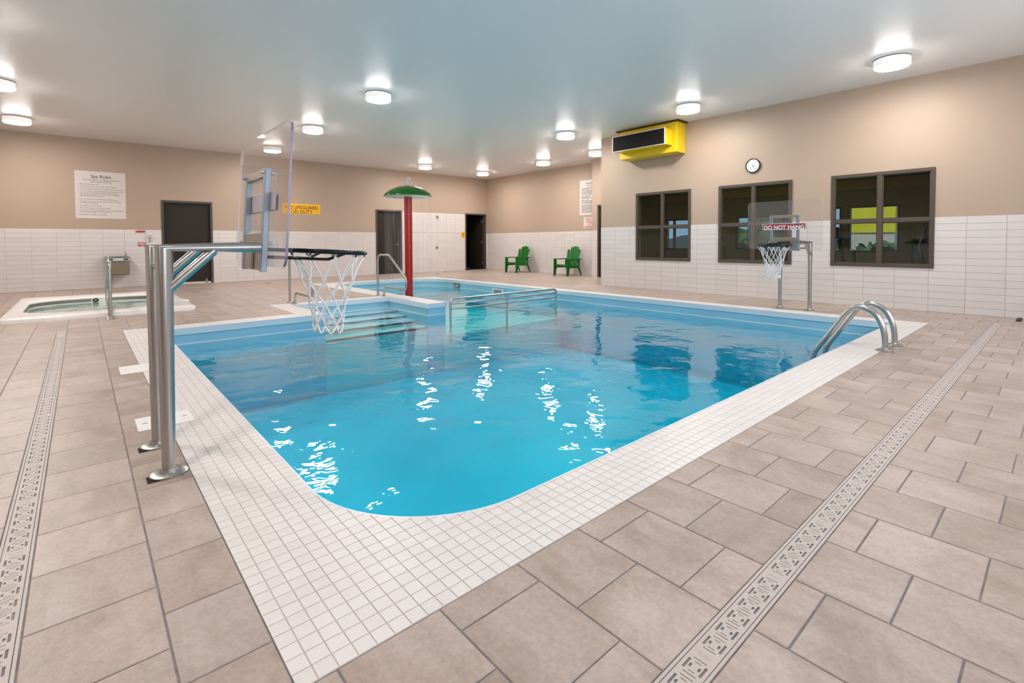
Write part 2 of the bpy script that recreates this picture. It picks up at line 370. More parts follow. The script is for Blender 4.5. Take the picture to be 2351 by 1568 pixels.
def text(name, body, size, mtl, parent, M, align='LEFT', width=None, ext=0.0008, spacing=1.0, bold=0.0):
    c = bpy.data.curves.new(name, 'FONT'); c.body = body; c.size = size; c.align_x = align; c.align_y = 'TOP'; c.extrude = ext; c.space_line = spacing; c.offset = bold
    o = bpy.data.objects.new(name+'_tmp', c); COL.objects.link(o)
    bpy.context.view_layer.update()
    me = bpy.data.meshes.new_from_object(o.evaluated_get(bpy.context.evaluated_depsgraph_get()))
    bpy.data.objects.remove(o, do_unlink=True); bpy.data.curves.remove(c)
    if width:
        xs = [v.co.x for v in me.vertices]; w = max(xs)-min(xs); k = width/w
        for v in me.vertices: v.co.x *= k
    me.materials.clear(); me.materials.append(mtl); me.transform(M); me.name = name
    r = bpy.data.objects.new(name, me); COL.objects.link(r); r.parent = parent; return r
def frameM(o, u, v, n):
    o, u, v, n = Vector(o), Vector(u), Vector(v), Vector(n)
    return Matrix(((u.x, v.x, n.x, o.x), (u.y, v.y, n.y, o.y), (u.z, v.z, n.z, o.z), (0, 0, 0, 1)))
# wall frames: u = to the right as seen, v = up, n = out of the wall
F_BACK = lambda x, z, off=0: frameM((x, SY-off, z), (1,0,0), (0,0,1), (0,-1,0))
F_RIGHT = lambda y, z, off=0: frameM((RX-off, y, z), (0,-1,0), (0,0,1), (-1,0,0))
F_FAR = lambda y, z, off=0: frameM((CX-off, y, z), (0,-1,0), (0,0,1), (-1,0,0))

def clip_half(poly, p, n):     # keep side where (x-p).n >= 0
    out = []
    for i in range(len(poly)):
        a, b = poly[i], poly[(i+1) % len(poly)]
        da = (a[0]-p[0])*n[0]+(a[1]-p[1])*n[1]; db = (b[0]-p[0])*n[0]+(b[1]-p[1])*n[1]
        if da >= 0: out.append(a)
        if (da > 0) != (db > 0) and abs(da-db) > 1e-12:
            t = da/(da-db); out.append((a[0]+(b[0]-a[0])*t, a[1]+(b[1]-a[1])*t))
    return out
def area(poly):
    return 0.5*sum(poly[i][0]*poly[(i+1) % len(poly)][1]-poly[(i+1) % len(poly)][0]*poly[i][1] for i in range(len(poly)))
def subtract(r, h):            # rect (x0,x1,y0,y1) minus hole
    x0, x1, y0, y1 = r; a0, a1, b0, b1 = h
    if a0 >= x1 or a1 <= x0 or b0 >= y1 or b1 <= y0: return [r]
    out = []
    if a0 > x0: out.append((x0, a0, y0, y1))
    if a1 < x1: out.append((a1, x1, y0, y1))
    m0, m1 = max(x0, a0), min(x1, a1)
    if b0 > y0: out.append((m0, m1, y0, b0))
    if b1 < y1: out.append((m0, m1, b1, y1))
    return out
def rpoly(r): return [(r[0], r[2]), (r[1], r[2]), (r[1], r[3]), (r[0], r[3])]
def tile_geo(poly, t, bev):
    n = len(poly); cx = sum(p[0] for p in poly)/n; cy = sum(p[1] for p in poly)/n
    rad = max(1e-4, min(math.hypot(p[0]-cx, p[1]-cy) for p in poly)); k = max(0.5, 1-bev*1.4/rad)
    vs = [(x, y, -t) for x, y in poly]+[(x, y, -bev) for x, y in poly]+[(cx+(x-cx)*k, cy+(y-cy)*k, 0) for x, y in poly]
    fs = []
    for L in (0, 1): fs += [(L*n+i, L*n+(i+1) % n, (L+1)*n+(i+1) % n, (L+1)*n+i) for i in range(n)]
    fs.append(tuple(range(2*n, 3*n))); return vs, fs
def project(p):
    d = Vector(p)-Vector((0,0,EYE)); w = d.dot(FW)
    if w < 0.05: return None
    return 1175.5+FPX*d.dot(RT)/w, PY-FPX*d.dot(UP)/w, w
def lay(name, parent, polys, M, mtl, t=0.008, bev=0.0015, limit=300, restname=None):
    """tiles: the ones that show largest become objects of their own, the rest one mesh"""
    nrm = (M.to_3x3() @ Vector((0,0,1))).normalized(); sc = []
    for poly in polys:
        n = len(poly); c = (sum(p[0] for p in poly)/n, sum(p[1] for p in poly)/n)
        w = M @ Vector((c[0], c[1], 0)); pr = project(w); s = -1
        if pr:
            view = (Vector((0,0,EYE))-w); cosv = max(0, view.normalized().dot(nrm))
            s = abs(area(poly))*cosv/pr[2]**2
            if not (-60 < pr[0] < 2411 and -60 < pr[1] < 1628): s *= 1e-6
        sc.append((s, c, poly))
    sc.sort(key=lambda a: -a[0])
    cache = {}
    for s, c, poly in sc[:limit]:
        loc = [(round(x-c[0], 4), round(y-c[1], 4)) for x, y in poly]; key = tuple(loc)
        if key not in cache:
            vs, fs = tile_geo(loc, t, bev); cache[key] = MB().add(vs, fs).mesh(name, mtl)
        o = bpy.data.objects.new(name, cache[key]); COL.objects.link(o)
        o.matrix_basis = M @ Matrix.Translation((c[0], c[1], 0)); o.parent = parent
    rest = sc[limit:]
    if rest:
        mb = MB()
        for s, c, poly in rest:
            vs, fs = tile_geo(poly, t, bev); mb.add(vs, fs)
        mb.xf(M); o = mb.build(restname or name+'_field', mtl, parent); o['kind'] = 'stuff'
def struct(name, mb, mats, label=None):
    o = mb.build(name, mats); o['kind'] = 'structure'
    if label: o['label'] = label
    return o

# ------------------------------------------------------------------ room dimensions (metres)
RX, SY, CX, JX = 9.86, 15.85, 12.55, 12.10      # right wall, back wall, far right wall, jog plane
JY, RE = 9.95, 7.82                             # jog y, end of the right wall
LX, FY = -3.6, -1.8                             # unseen left and front walls
CEIL, DADO = 3.665, 1.455
POOL_OUT = [(0.379,1.233,8.46,7.93), (2.487,7.93,4.6,9.36), (4.6,7.6,8.46,13.42)]   # outer coping rects x0,y0,x1,y1
SPA = (-0.87, 1.43, 9.57, 13.2)
DR_L = (-0.243, -0.149, -1.5, 8.2)              # drains
DR_R = (-0.145, 9.05, 0.575, 0.669)

# ------------------------------------------------------------------ floor
mb = MB()
frects = [(LX, CX+0.2, FY, SY+0.2)]
for x0, y0, x1, y1 in POOL_OUT:
    frects = [p for r in frects for p in subtract(r, (x0+0.02, x1-0.02, y0+0.02, y1-0.02))]
for h in ((2.6, 4.9, 7.3, 9.25), (4.5, 8.3, 7.3, 9.5), (SPA[0]+0.1, SPA[1]-0.1, SPA[2]+0.1, SPA[3]-0.1), (RX+0.1, CX+0.2, FY, RE-0.1)):
    frects = [p for r in frects for p in subtract(r, h)]
holes = [(DR_L[0], DR_L[1], DR_L[2], DR_L[3]), (DR_R[0], DR_R[1], DR_R[2], DR_R[3])]
for r in frects: mb.box(r[0], r[1], r[2], r[3], -0.06, -0.0035)
floor = struct('floor', mb, M_GROUT, 'taupe stone-look tile floor with grey grout around the pools')
PX, PYT = 0.312, 0.3185; G = 0.0048
polys = []
k0 = int(math.floor((LX-0.162)/PX)); k1 = int(math.ceil((CX-0.162)/PX))
for k in range(k0, k1):
    xa, xb = 0.162+k*PX, 0.162+(k+1)*PX
    off = 0.165 if k % 2 == 0 else 0.005
    j0 = int(math.floor((FY-off)/PYT)); j1 = int(math.ceil((SY-off)/PYT))
    for j in range(j0, j1):
        ya, yb = off+j*PYT, off+(j+1)*PYT
        rs = [(max(xa+G/2, LX), min(xb-G/2, CX), max(ya+G/2, FY), min(yb-G/2, SY))]
        for x0, y0, x1, y1 in POOL_OUT: rs = [p for r in rs for p in subtract(r, (x0-0.004, x1+0.004, y0-0.004, y1+0.004))]
        for h in holes: rs = [p for r in rs for p in subtract(r, (h[0]-0.003, h[1]+0.003, h[2]-0.003, h[3]+0.003))]
        rs = [p for r in rs for p in subtract(r, (SPA[0], SPA[1], SPA[2], SPA[3]))]
        rs = [p for r in rs for p in subtract(r, (RX-0.001, CX+1, FY-1, RE-0.001))]
        rs = [p for r in rs for p in subtract(r, (JX, CX+1, RE-0.001, JY))]
        for r in rs:
            if r[1]-r[0] > 0.012 and r[3]-r[2] > 0.012: polys.append(rpoly(r))
lay('floor_tile', floor, polys, Matrix.Identity(4), M_TILE, 0.01, 0.0022, 300, 'floor_tile_field')

# ------------------------------------------------------------------ ceiling
mb = MB().box(LX-0.2, CX+0.4, FY-0.2, SY+2.2, CEIL, CEIL+0.15)
struct('ceiling', mb, M_CEIL, 'smooth semi-gloss pale grey ceiling')

# ------------------------------------------------------------------ walls
def wall_boxes(mb, u0, u1, z0, z1, opens, put, mi):
    rs = [(u0, u1, z0, z1)]
    for h in opens: rs = [p for r in rs for p in subtract(r, h)]
    for r in rs: put(mb, r, mi)
def tiles_for(u0, u1, z1, opens, pu, pz, uo):
    out = []; g = 0.003
    k0 = int(math.floor((u0-uo)/pu)); k1 = int(math.ceil((u1-uo)/pu))
    nrow = int(round(z1/pz))
    for k in range(k0, k1):
        for j in range(nrow):
            rs = [(max(u0, uo+k*pu+g/2), min(u1, uo+(k+1)*pu-g/2), j*pz+g/2, (j+1)*pz-g/2)]
            for h in opens: rs = [p for r in rs for p in subtract(r, h)]
            out += [rpoly(r) for r in rs if r[1]-r[0] > 0.012 and r[3]-r[2] > 0.012]
    return out
WIN = [(1.39, 2.775), (3.405, 4.79), (5.40, 6.783)]; WZ = (0.668, 2.225)
DOORS = [(1.62, 2.79), (7.67, 8.68), (11.455, 12.505)]; DZ = 2.245
TPU, TPZ = 0.423, 1.455/14
# right wall (u = y)
opens_r = [(a+0.02, b-0.02, WZ[0]+0.02, WZ[1]-0.02) for a, b in WIN]
put = lambda mb, r, mi: mb.box(RX, RX+0.16, r[0], r[1], r[2], r[3], mi)
mb = MB()
wall_boxes(mb, FY, RE, DADO, CEIL, opens_r, put, 0); wall_boxes(mb, FY, RE, 0, DADO, opens_r, put, 1)
wall_right = struct('wall_right', mb, [M_PAINT, M_WGROUT], 'beige wall over white tile with three brown windows')
MR = frameM((RX-0.006, 0, 0), (0,1,0), (0,0,1), (-1,0,0))
tp = tiles_for(FY, RE, DADO, [(a, b, WZ[0], WZ[1]) for a, b in WIN], TPU, TPZ, 0.605)
# mirrored frame: use u = -y so the winding faces the room
MR = frameM((RX-0.006, 0, 0), (0,-1,0), (0,0,1), (-1,0,0))
lay('wall_tile', wall_right, [[(-x, z) for x, z in reversed(p)] for p in tp], MR, M_WTILE, 0.008, 0.001, 300)
# back wall (u = x)
opens_b = [(a+0.03, b-0.03, -0.01, DZ-0.03) for a, b in DOORS]
put = lambda mb, r, mi: mb.box(r[0], r[1], SY, SY+0.16, r[2], r[3], mi)
mb = MB()
wall_boxes(mb, LX, CX+0.2, 2.205, CEIL, opens_b, put, 0)
for u0, u1, m in ((LX, 8.10, 0), (8.10, 12.0, 1), (12.0, CX+0.2, 0)): wall_boxes(mb, u0, u1, DADO, 2.205, opens_b, put, m)
wall_boxes(mb, LX, CX+0.2, 0, DADO, opens_b, put, 1)
wall_back = struct('wall_back', mb, [M_PAINT, M_WGROUT], 'long beige back wall over white tile with three dark doors')
hb = [(a, b, 0, DZ) for a, b in DOORS]
tp = tiles_for(LX, CX-0.001, DADO, hb, TPU, TPZ, 0.0)
tp += [p for p in tiles_for(8.68, 11.455, 2.205, hb, TPU, 2.205/21, 0.0) if p[0][1] > DADO-0.02]
MBK = frameM((0, SY-0.006, 0), (1,0,0), (0,0,1), (0,-1,0))
lay('wall_tile', wall_back, tp, MBK, M_WTILE, 0.008, 0.001, 300)
# far right wall with jog (u = y)
mb = MB()
mb.box(CX, CX+0.2, JY, SY, DADO, CEIL, 0); mb.box(CX, CX+0.2, JY, SY, 0, DADO, 1)
DJ = (8.62, 9.735)
for r in subtract((RE, JY, 0, CEIL), (DJ[0]+0.03, DJ[1]-0.03, -0.01, DZ)):
    for z0, z1, m in ((0, DADO, 1), (DADO, CEIL, 0)):
        a, b = max(r[2], z0), min(r[3], z1)
        if b > a: mb.box(JX, CX+0.2, r[0], r[1], a, b, m)
mb.box(RX+0.16, CX+0.2, RE-0.16, RE, 0, CEIL, 0)
wall_far = struct('wall_far', mb, [M_PAINT, M_WGROUT], 'beige far right wall over white tile behind the green chairs')
tp = tiles_for(JY, SY-0.001, DADO, [], TPU, TPZ, 0.1)
lay('wall_tile', wall_far, [[(-x, z) for x, z in reversed(p)] for p in tp], frameM((CX-0.006,0,0),(0,-1,0),(0,0,1),(-1,0,0)), M_WTILE, 0.008, 0.001, 0)
tp = tiles_for(RE, JY-0.001, DADO, [(DJ[0], DJ[1], -0.01, DZ)], TPU, TPZ, 0.1)
lay('wall_tile', wall_far, [[(-x, z) for x, z in reversed(p)] for p in tp], frameM((JX-0.006,0,0),(0,-1,0),(0,0,1),(-1,0,0)), M_WTILE, 0.008, 0.001, 0)
# unseen walls that close the room
mb = MB().box(LX-0.2, LX, FY-0.2, SY+0.2, DADO, CEIL, 0).box(LX-0.2, LX, FY-0.2, SY+0.2, 0, DADO, 1)
struct('wall_left', mb, [M_PAINT, M_WTILE], 'beige left wall over white tile')
mb = MB(); fo = [(a, b, FWZ[0], FWZ[1]) for a, b in FRONT_WIN]
wall_boxes(mb, LX, RX+0.16, DADO, CEIL, fo, lambda m, r, mi: m.box(r[0], r[1], FY-0.2, FY, r[2], r[3], mi), 0)
wall_boxes(mb, LX, RX+0.16, 0, DADO, fo, lambda m, r, mi: m.box(r[0], r[1], FY-0.2, FY, r[2], r[3], mi), 1)
for i, (a, b) in enumerate(FRONT_WIN):  # frames and panes of the added fill-light windows
    r = empty('window_%d' % (i+8), ((a+b)/2, FY, FWZ[0])); r['kind'] = 'structure'; r['label'] = 'brown framed window added for fill light in the unseen front wall, ' + ['nearest the left corner', 'in the middle', 'nearest the right corner'][i]; w = (b-a)/2; h = FWZ[1]-FWZ[0]; f = 0.05
    MB().box(-w, w, -0.1, 0.02, 0, f).box(-w, w, -0.1, 0.02, h-f, h).box(-w, -w+f, -0.1, 0.02, f, h-f).box(w-f, w, -0.1, 0.02, f, h-f).box(-0.025, 0.025, -0.1, 0.02, f, h-f).build('window_frame', M_FRAME, r)
    MB().box(-w+f, w-f, -0.075, -0.069, f, h-f).build('pane', M_CLEARG, r)
struct('wall_front', mb, [M_PAINT, M_WTILE], 'beige front wall over white tile behind the camera')

# ------------------------------------------------------------------ windows into the gym
for i, (a, b) in enumerate(WIN):
    root = empty('window_%d' % (i+1), (RX, (a+b)/2, WZ[0])); root['kind'] = 'structure'
    root['label'] = ['large brown four-pane window nearest the ladder', 'brown four-pane window behind the far basketball hoop', 'brown four-pane window nearest the yellow heater'][i]
    L = lambda mb: mb.xf(Matrix.Translation((-RX, -(a+b)/2, -WZ[0])))
    z0, z1 = WZ; f = 0.055; ym, zm = (a+b)/2, (z0+z1)/2-0.02
    fr = MB()
    fr.bbox(RX-0.022, RX+0.05, a, b, z0, z0+f, 0.003); fr.bbox(RX-0.022, RX+0.05, a, b, z1-f, z1, 0.003)
    fr.bbox(RX-0.022, RX+0.05, a, a+f, z0+f, z1-f, 0.003); fr.bbox(RX-0.022, RX+0.05, b-f, b, z0+f, z1-f, 0.003)
    L(fr).build('window_frame', M_FRAME, root)
    L(MB().bbox(RX-0.02, RX+0.05, ym-0.033, ym+0.033, z0+f, z1-f, 0.003)).build('mullion', M_FRAME, root)
    L(MB().bbox(RX-0.019, RX+0.05, a+f, b-f, zm-0.03, zm+0.03, 0.003)).build('transom', M_FRAME, root)
    for (ya, yb) in ((a+f, ym-0.033), (ym+0.033, b-f)):
        for (za, zb) in ((z0+f, zm-0.03), (zm+0.03, z1-f)):
            L(MB().box(RX+0.022, RX+0.030, ya, yb, za, zb)).build('pane', M_GLASS, root)
            bd = MB()
            bd.box(RX+0.0, RX+0.02, ya, ya+0.012, za, zb).box(RX, RX+0.02, yb-0.012, yb, za, zb).box(RX, RX+0.02, ya, yb, za, za+0.012).box(RX, RX+0.02, ya, yb, zb-0.012, zb)
            L(bd).build('glazing_bead', M_FRAME, root)

# ------------------------------------------------------------------ doors
def door(n, a, b, label, leaf=True, handle=None):
    root = empty('door_%d' % n, ((a+b)/2, SY, 0)); root['kind'] = 'structure'; root['label'] = label
    c = (a+b)/2; L = lambda mb: mb.xf(Matrix.Translation((-c, -SY, 0)))
    fr = MB(); f = 0.055
    fr.bbox(a, a+f, SY-0.02, SY+0.14, 0, DZ, 0.003); fr.bbox(b-f, b, SY-0.02, SY+0.14, 0, DZ, 0.003); fr.bbox(a+f, b-f, SY-0.02, SY+0.14, DZ-f, DZ, 0.003)
    L(fr).build('door_frame', M_FRAME, root)
    if leaf:
        lf = L(MB().bbox(a+f+0.003, b-f-0.003, SY+0.06, SY+0.105, 0.012, DZ-f-0.004, 0.002)).build('door_leaf', M_DOOR, root)
    L(MB().box(a+f, b-f, SY-0.005, SY+0.15, -0.003, 0.012)).build('threshold', M_ALU if n == 1 else M_DOOR, root)
    return root, L
r1, L = door(1, *DOORS[0], 'dark brown door between the drinking fountain and the hoop')
x = DOORS[0][1]-0.16
L(MB().box(x-0.012, x+0.012, SY+0.035, SY+0.06, 0.03, 0.12).box(x-0.02, x+0.02, SY+0.03, SY+0.06, 0.0, 0.035)).build('kick_stop', M_STEEL2, r1)
L(MB().box(DOORS[0][0]+0.06, DOORS[0][1]-0.06, SY+0.03, SY+0.06, 0.012, 0.045)).build('door_sweep', M_ALU, r1)
r2, L = door(2, *DOORS[1], 'dark brown door behind the water curtain')
x = DOORS[1][1]-0.15
hd = MB().cyl((x, SY+0.06, 1.02), (x, SY+0.03, 1.02), 0.028, 16); hd.tube(fillet([(x, SY+0.06, 1.02), (x, SY-0.01, 1.02), (x-0.11, SY-0.01, 1.02)], 0.015), 0.009, 10)
L(hd).build('lever_handle', M_STEEL, r2, 40)
r3, L = door(3, *DOORS[2], 'dark open doorway in the far back corner', leaf=False)
hinge_x = DOORS[2][1]-0.06
lf = MB().bbox(hinge_x-0.05, hinge_x-0.005, SY+0.11, SY+1.02, 0.012, DZ-0.06, 0.002)
L(lf).build('door_leaf', M_DOOR, r3)
for z in (0.25, 1.10, 1.95):
    L(MB().bbox(hinge_x-0.085, hinge_x-0.05, SY+0.10, SY+0.125, z-0.055, z+0.055, 0.002)).build('hinge', M_STEEL, r3)
# little dark room behind the open doorway
a, b = DOORS[2]
mb = MB()
mb.box(a-0.2, b+0.2, SY+2.0, SY+2.1, 0, CEIL).box(a-0.3, a-0.2, SY+0.16, SY+2.1, 0, CEIL).box(b+0.2, b+0.3, SY+0.16, SY+2.1, 0, CEIL).box(a-0.2, b+0.2, SY+0.16, SY+2.1, -0.06, -0.003)
struct('wall_passage', mb, M_DARK, 'dark passage behind the open doorway')
# door in the jog
root = empty('door_4', (JX, (DJ[0]+DJ[1])/2, 0)); root['kind'] = 'structure'; root['label'] = 'brown door frame half hidden behind the right wall'
L4 = lambda mb: mb.xf(Matrix.Translation((-JX, -(DJ[0]+DJ[1])/2, 0)))
f = 0.055; fr = MB()
fr.bbox(JX-0.02, JX+0.14, DJ[0], DJ[0]+f, 0, DZ, 0.003); fr.bbox(JX-0.02, JX+0.14, DJ[1]-f, DJ[1], 0, DZ, 0.003); fr.bbox(JX-0.02, JX+0.14, DJ[0]+f, DJ[1]-f, DZ-f, DZ, 0.003)
L4(fr).build('door_frame', M_FRAME, root); L4(MB().bbox(JX+0.07, JX+0.115, DJ[0]+f, DJ[1]-f, 0.01, DZ-f, 0.002)).build('door_leaf', M_DOOR, root)

# ------------------------------------------------------------------ swimming pool
XI0, XI1, YI0, YI1 = 0.75, 8.15, 1.565, 7.59
WATER = -0.212
def arc(cx, cy, r, a0, a1, n): return [(cx+r*math.cos(a0+(a1-a0)*k/n), cy+r*math.sin(a0+(a1-a0)*k/n)) for k in range(n+1)]
CR = 0.65; TR = 1.0
TXL, TYB = 5.04, 13.10
def outline(d=0.0):     # inner edge grown outward by d
    p = arc(XI0+CR, YI0+CR, CR+d, PI, 1.5*PI, 20)
    p += arc(XI1-0.06, YI0+0.06, 0.06+d, -PI/2, 0, 4)
    p += arc(XI1-TR, TYB-TR, TR+d, 0, PI/2, 16)
    p += arc(TXL+TR, TYB-TR, TR+d, PI/2, PI, 16)
    p += [(TXL-d, 7.58+d), (4.65+d, 7.58+d), (4.65+d, 9.10+d), (2.84-d, 9.10+d), (2.84-d, YI1+d), (XI0-d, YI1+d)]
    return p
pool = empty('swimming_pool', (0.379, 1.233, 0)); tag(pool, 'large turquoise swimming pool with white mosaic coping and shallow far end', 'swimming pool')
PL = Matrix.Translation((-0.379, -1.233, 0))
# coping bed (grout) as ring sections
inn = outline(0.0); lipo = outline(0.0)
def ring(mb, poly, z0, z1, mi=0):   # vertical band facing the water
    n = len(poly)
    vs = [(x, y, z0) for x, y in poly]+[(x, y, z1) for x, y in poly]
    return mb.add(vs, [((i+1) % n, i, n+i, n+(i+1) % n) for i in range(n)], mi)
cop = MB()
COP = [(0.379,8.46,1.233,1.565), (0.379,0.75,1.565,7.93), (0.75,2.487,7.59,7.93), (2.487,2.84,7.59,9.36), (2.84,4.6,9.10,9.36), (4.6,5.04,9.10,13.42), (4.65,5.04,7.58,9.10), (8.15,8.46,1.565,13.42), (5.04,8.15,13.10,13.42)]
for r in COP: cop.box(r[0], r[1], r[2], r[3], -0.06, -0.0022)
def corner(cx, cy, r, sx, sy):
    # bed of the rounded inner corner: square minus quarter disc, corner of the square at (cx-sx*r.., )
    pts = [(cx+sx*r, cy+sy*r)]+[(cx+sx*r*math.cos(t*PI/2/16), cy+sy*r*math.sin(t*PI/2/16)) for t in range(17)]
    fs = []; vs = []
    if sx*sy < 0: pts = [pts[0]]+pts[1:][::-1]
    n = len(pts); vs = [(x, y, -0.0022) for x, y in pts]
    for i in range(1, n-1): fs.append((0, i, i+1))
    cop.add(vs, fs)
for c in ((XI0+CR, YI0+CR, CR, -1, -1), (XI1-TR, TYB-TR, TR, 1, 1), (TXL+TR, TYB-TR, TR, -1, 1)): corner(*c)
coping = cop.xf(PL).build('coping', M_MGROUT, pool)
# mosaic tiles
P = 0.0535; GX0, GY0 = 0.3745, 1.2335; g = 0.0032
polys = []
for r in COP:
    for i in range(int((r[0]-GX0)/P)-1, int((r[1]-GX0)/P)+2):
        for j in range(int((r[2]-GY0)/P)-1, int((r[3]-GY0)/P)+2):
            c = (max(r[0], GX0+i*P+g/2), min(r[1], GX0+(i+1)*P-g/2), max(r[2], GY0+j*P+g/2), min(r[3], GY0+(j+1)*P-g/2))
            if c[1]-c[0] > 0.006 and c[3]-c[2] > 0.006: polys.append(rpoly(c))
for cx, cy, r, sx, sy in ((XI0+CR, YI0+CR, CR, -1, -1), (XI1-TR, TYB-TR, TR, 1, 1), (TXL+TR, TYB-TR, TR, -1, 1)):
    bx0, bx1 = sorted((cx, cx+sx*r)); by0, by1 = sorted((cy, cy+sy*r))
    for i in range(int((bx0-GX0)/P)-1, int((bx1-GX0)/P)+2):
        for j in range(int((by0-GY0)/P)-1, int((by1-GY0)/P)+2):
            c = (max(bx0, GX0+i*P+g/2), min(bx1, GX0+(i+1)*P-g/2), max(by0, GY0+j*P+g/2), min(by1, GY0+(j+1)*P-g/2))
            if c[1]-c[0] < 0.004 or c[3]-c[2] < 0.004: continue
            pl = rpoly(c); dd = [math.hypot(x-cx, y-cy) for x, y in pl]
            if max(dd) < r: continue
            if min(dd) < r:
                mx, my = (c[0]+c[1])/2-cx, (c[2]+c[3])/2-cy; l = math.hypot(mx, my); n = (mx/l, my/l)
                pl = clip_half(pl, (cx+n[0]*(r+0.002), cy+n[1]*(r+0.002)), n)
                if len(pl) < 3 or abs(area(pl)) < 8e-5: continue
            polys.append(pl)
lay('mosaic_tile', coping, [[(x-0.379, y-1.233) for x, y in p] for p in polys], Matrix.Identity(4), M_MOSAIC, 0.006, 0.0008, 300, 'mosaic_tile_field')
# pale lip, wall band, water line
mb = MB(); ring(mb, outline(-0.006), -0.086, -0.001)
n = len(inn); o2 = outline(-0.012)
mb.add([(x, y, -0.001) for x, y in outline(-0.006)]+[(x, y, -0.001) for x, y in outline(0.004)], [(i, (i+1) % n, n+(i+1) % n, n+i) for i in range(n)])
mb.add([(x, y, -0.086) for x, y in outline(-0.006)]+[(x, y, -0.086) for x, y in outline(0.02)], [((i+1) % n, i, n+i, n+(i+1) % n) for i in range(n)])
mb.xf(PL).build('pool_lip', M_LIP, pool)
mb = MB(); ring(mb, outline(0.012), -1.45, -0.085); mb.xf(PL).build('pool_wall', M_POOL, pool)
mb = MB(); ring(mb, outline(0.009), WATER-0.01, WATER+0.012); mb.xf(PL).build('water_line_tile', M_SCUM, pool)
mb = MB()
mb.box(XI0-0.05, XI1+0.05, YI0-0.05, YI1+0.05, -1.5, -1.25)
mb.xf(PL).build('pool_floor', M_POOL, pool)
mb = MB(); mb.box(TXL-0.05, XI1+0.05, 7.58, TYB+0.05, -1.45, -0.62); mb.xf(PL).build('wading_floor', M_POOLT, pool)
steps = [(9.15, 8.71, -0.245), (8.71, 8.37, -0.30), (8.37, 7.97, -0.35), (7.97, 7.62, -0.42)]
for ya, yb, z in steps:
    s = MB().box(2.80, 4.69, yb, ya+0.02, -1.4, z).xf(PL).build('step', M_POOLT, pool)
    MB().box(2.83, 4.66, yb-0.006, yb+0.022, z-0.03, z+0.002).xf(PL).build('nosing', M_NOSE, s)
# far wall skimmer and depth marker
mb = MB()
mb.bbox(XI1-0.012, XI1+0.02, 9.62, 10.06, -0.215, -0.118, 0.003); sk = mb.xf(PL).build('wall_skimmer', M_WHITE, pool)
MB().box(XI1-0.014, XI1+0.0, 9.68, 10.00, -0.215, -0.142).xf(PL).build('skimmer_throat', M_STEEL2, sk)
dm = MB().bbox(XI1-0.008, XI1+0.02, 11.57, 11.89, -0.205, -0.088, 0.002).xf(PL).build('depth_marker', M_INK, pool)
text('depth_lettering', '0.5M', 0.12, M_WHITE, dm, PL @ frameM((XI1-0.010, 11.73, -0.100), (0,-1,0), (0,0,1), (-1,0,0)), 'CENTER', 0.27, bold=0.002)
# main drain spot on the pool floor
MB().lathe([(0.10, 0), (0.10, 0.01), (0.0, 0.012)], (2.35-0.379, 2.75-1.233, -1.25), 20).build('floor_suction_cover', M_SIGNBACK, pool)
# water body
wo = [(x, y) for x, y in outline(0.008)]
mb = MB().prism(wo, -1.5, WATER); w = mb.build('pool_water', M_WATER); tag(w, 'rippled turquoise pool water', 'water', kind='stuff')

# ------------------------------------------------------------------ hot tub
def rrect(x0, x1, y0, y1, r, n=8):
    return arc(x0+r, y0+r, r, PI, 1.5*PI, n)+arc(x1-r, y0+r, r, 1.5*PI, 2*PI, n)+arc(x1-r, y1-r, r, 0, PI/2, n)+arc(x0+r, y1-r, r, PI/2, PI, n)
spa = empty('hot_tub', ((SPA[0]+SPA[1])/2, (SPA[2]+SPA[3])/2, 0)); tag(spa, 'white fibreglass hot tub sunk in the floor with grey mosaic band', 'hot tub')
SL = Matrix.Translation((-(SPA[0]+SPA[1])/2, -(SPA[2]+SPA[3])/2, 0))
SIN = (-0.69, 1.24, 10.02, 12.45); SR = 0.62
ZR = 0.068
def loft(mb, rings, mi=0, capend=False):
    n = len(rings[0][0]); base = len(mb.v); vs = []
    for poly, z in rings: vs += [(x, y, z) for x, y in poly]
    fs = []
    for k in range(len(rings)-1):
        for i in range(n): fs.append((k*n+i, k*n+(i+1) % n, (k+1)*n+(i+1) % n, (k+1)*n+i))
    if capend: fs.append(tuple(range((len(rings)-1)*n, len(rings)*n)))
    return mb.add(vs, fs, mi)
o0 = rrect(SPA[0], SPA[1], SPA[2], SPA[3], 0.10); o1 = rrect(SPA[0]+0.008, SPA[1]-0.008, SPA[2]+0.008, SPA[3]-0.008, 0.10); o2 = rrect(SPA[0]+0.03, SPA[1]-0.03, SPA[2]+0.03, SPA[3]-0.03, 0.10)
i0 = rrect(SIN[0]-0.03, SIN[1]+0.03, SIN[2]-0.03, SIN[3]+0.03, SR+0.03); i1 = rrect(*SIN, SR)
mb = MB(); loft(mb, [(o0, -0.03), (o0, ZR-0.025), (o1, ZR-0.008), (o2, ZR), (i0, ZR+0.004), (i1, ZR-0.012), (i1, ZR-0.03)])
mb.xf(SL).build('spa_rim', M_FIB, spa, 40)
mb = MB(); loft(mb, [(i1, ZR-0.03), (i1, -0.50)]); mb.xf(SL).build('spa_wall', M_FIB, spa)
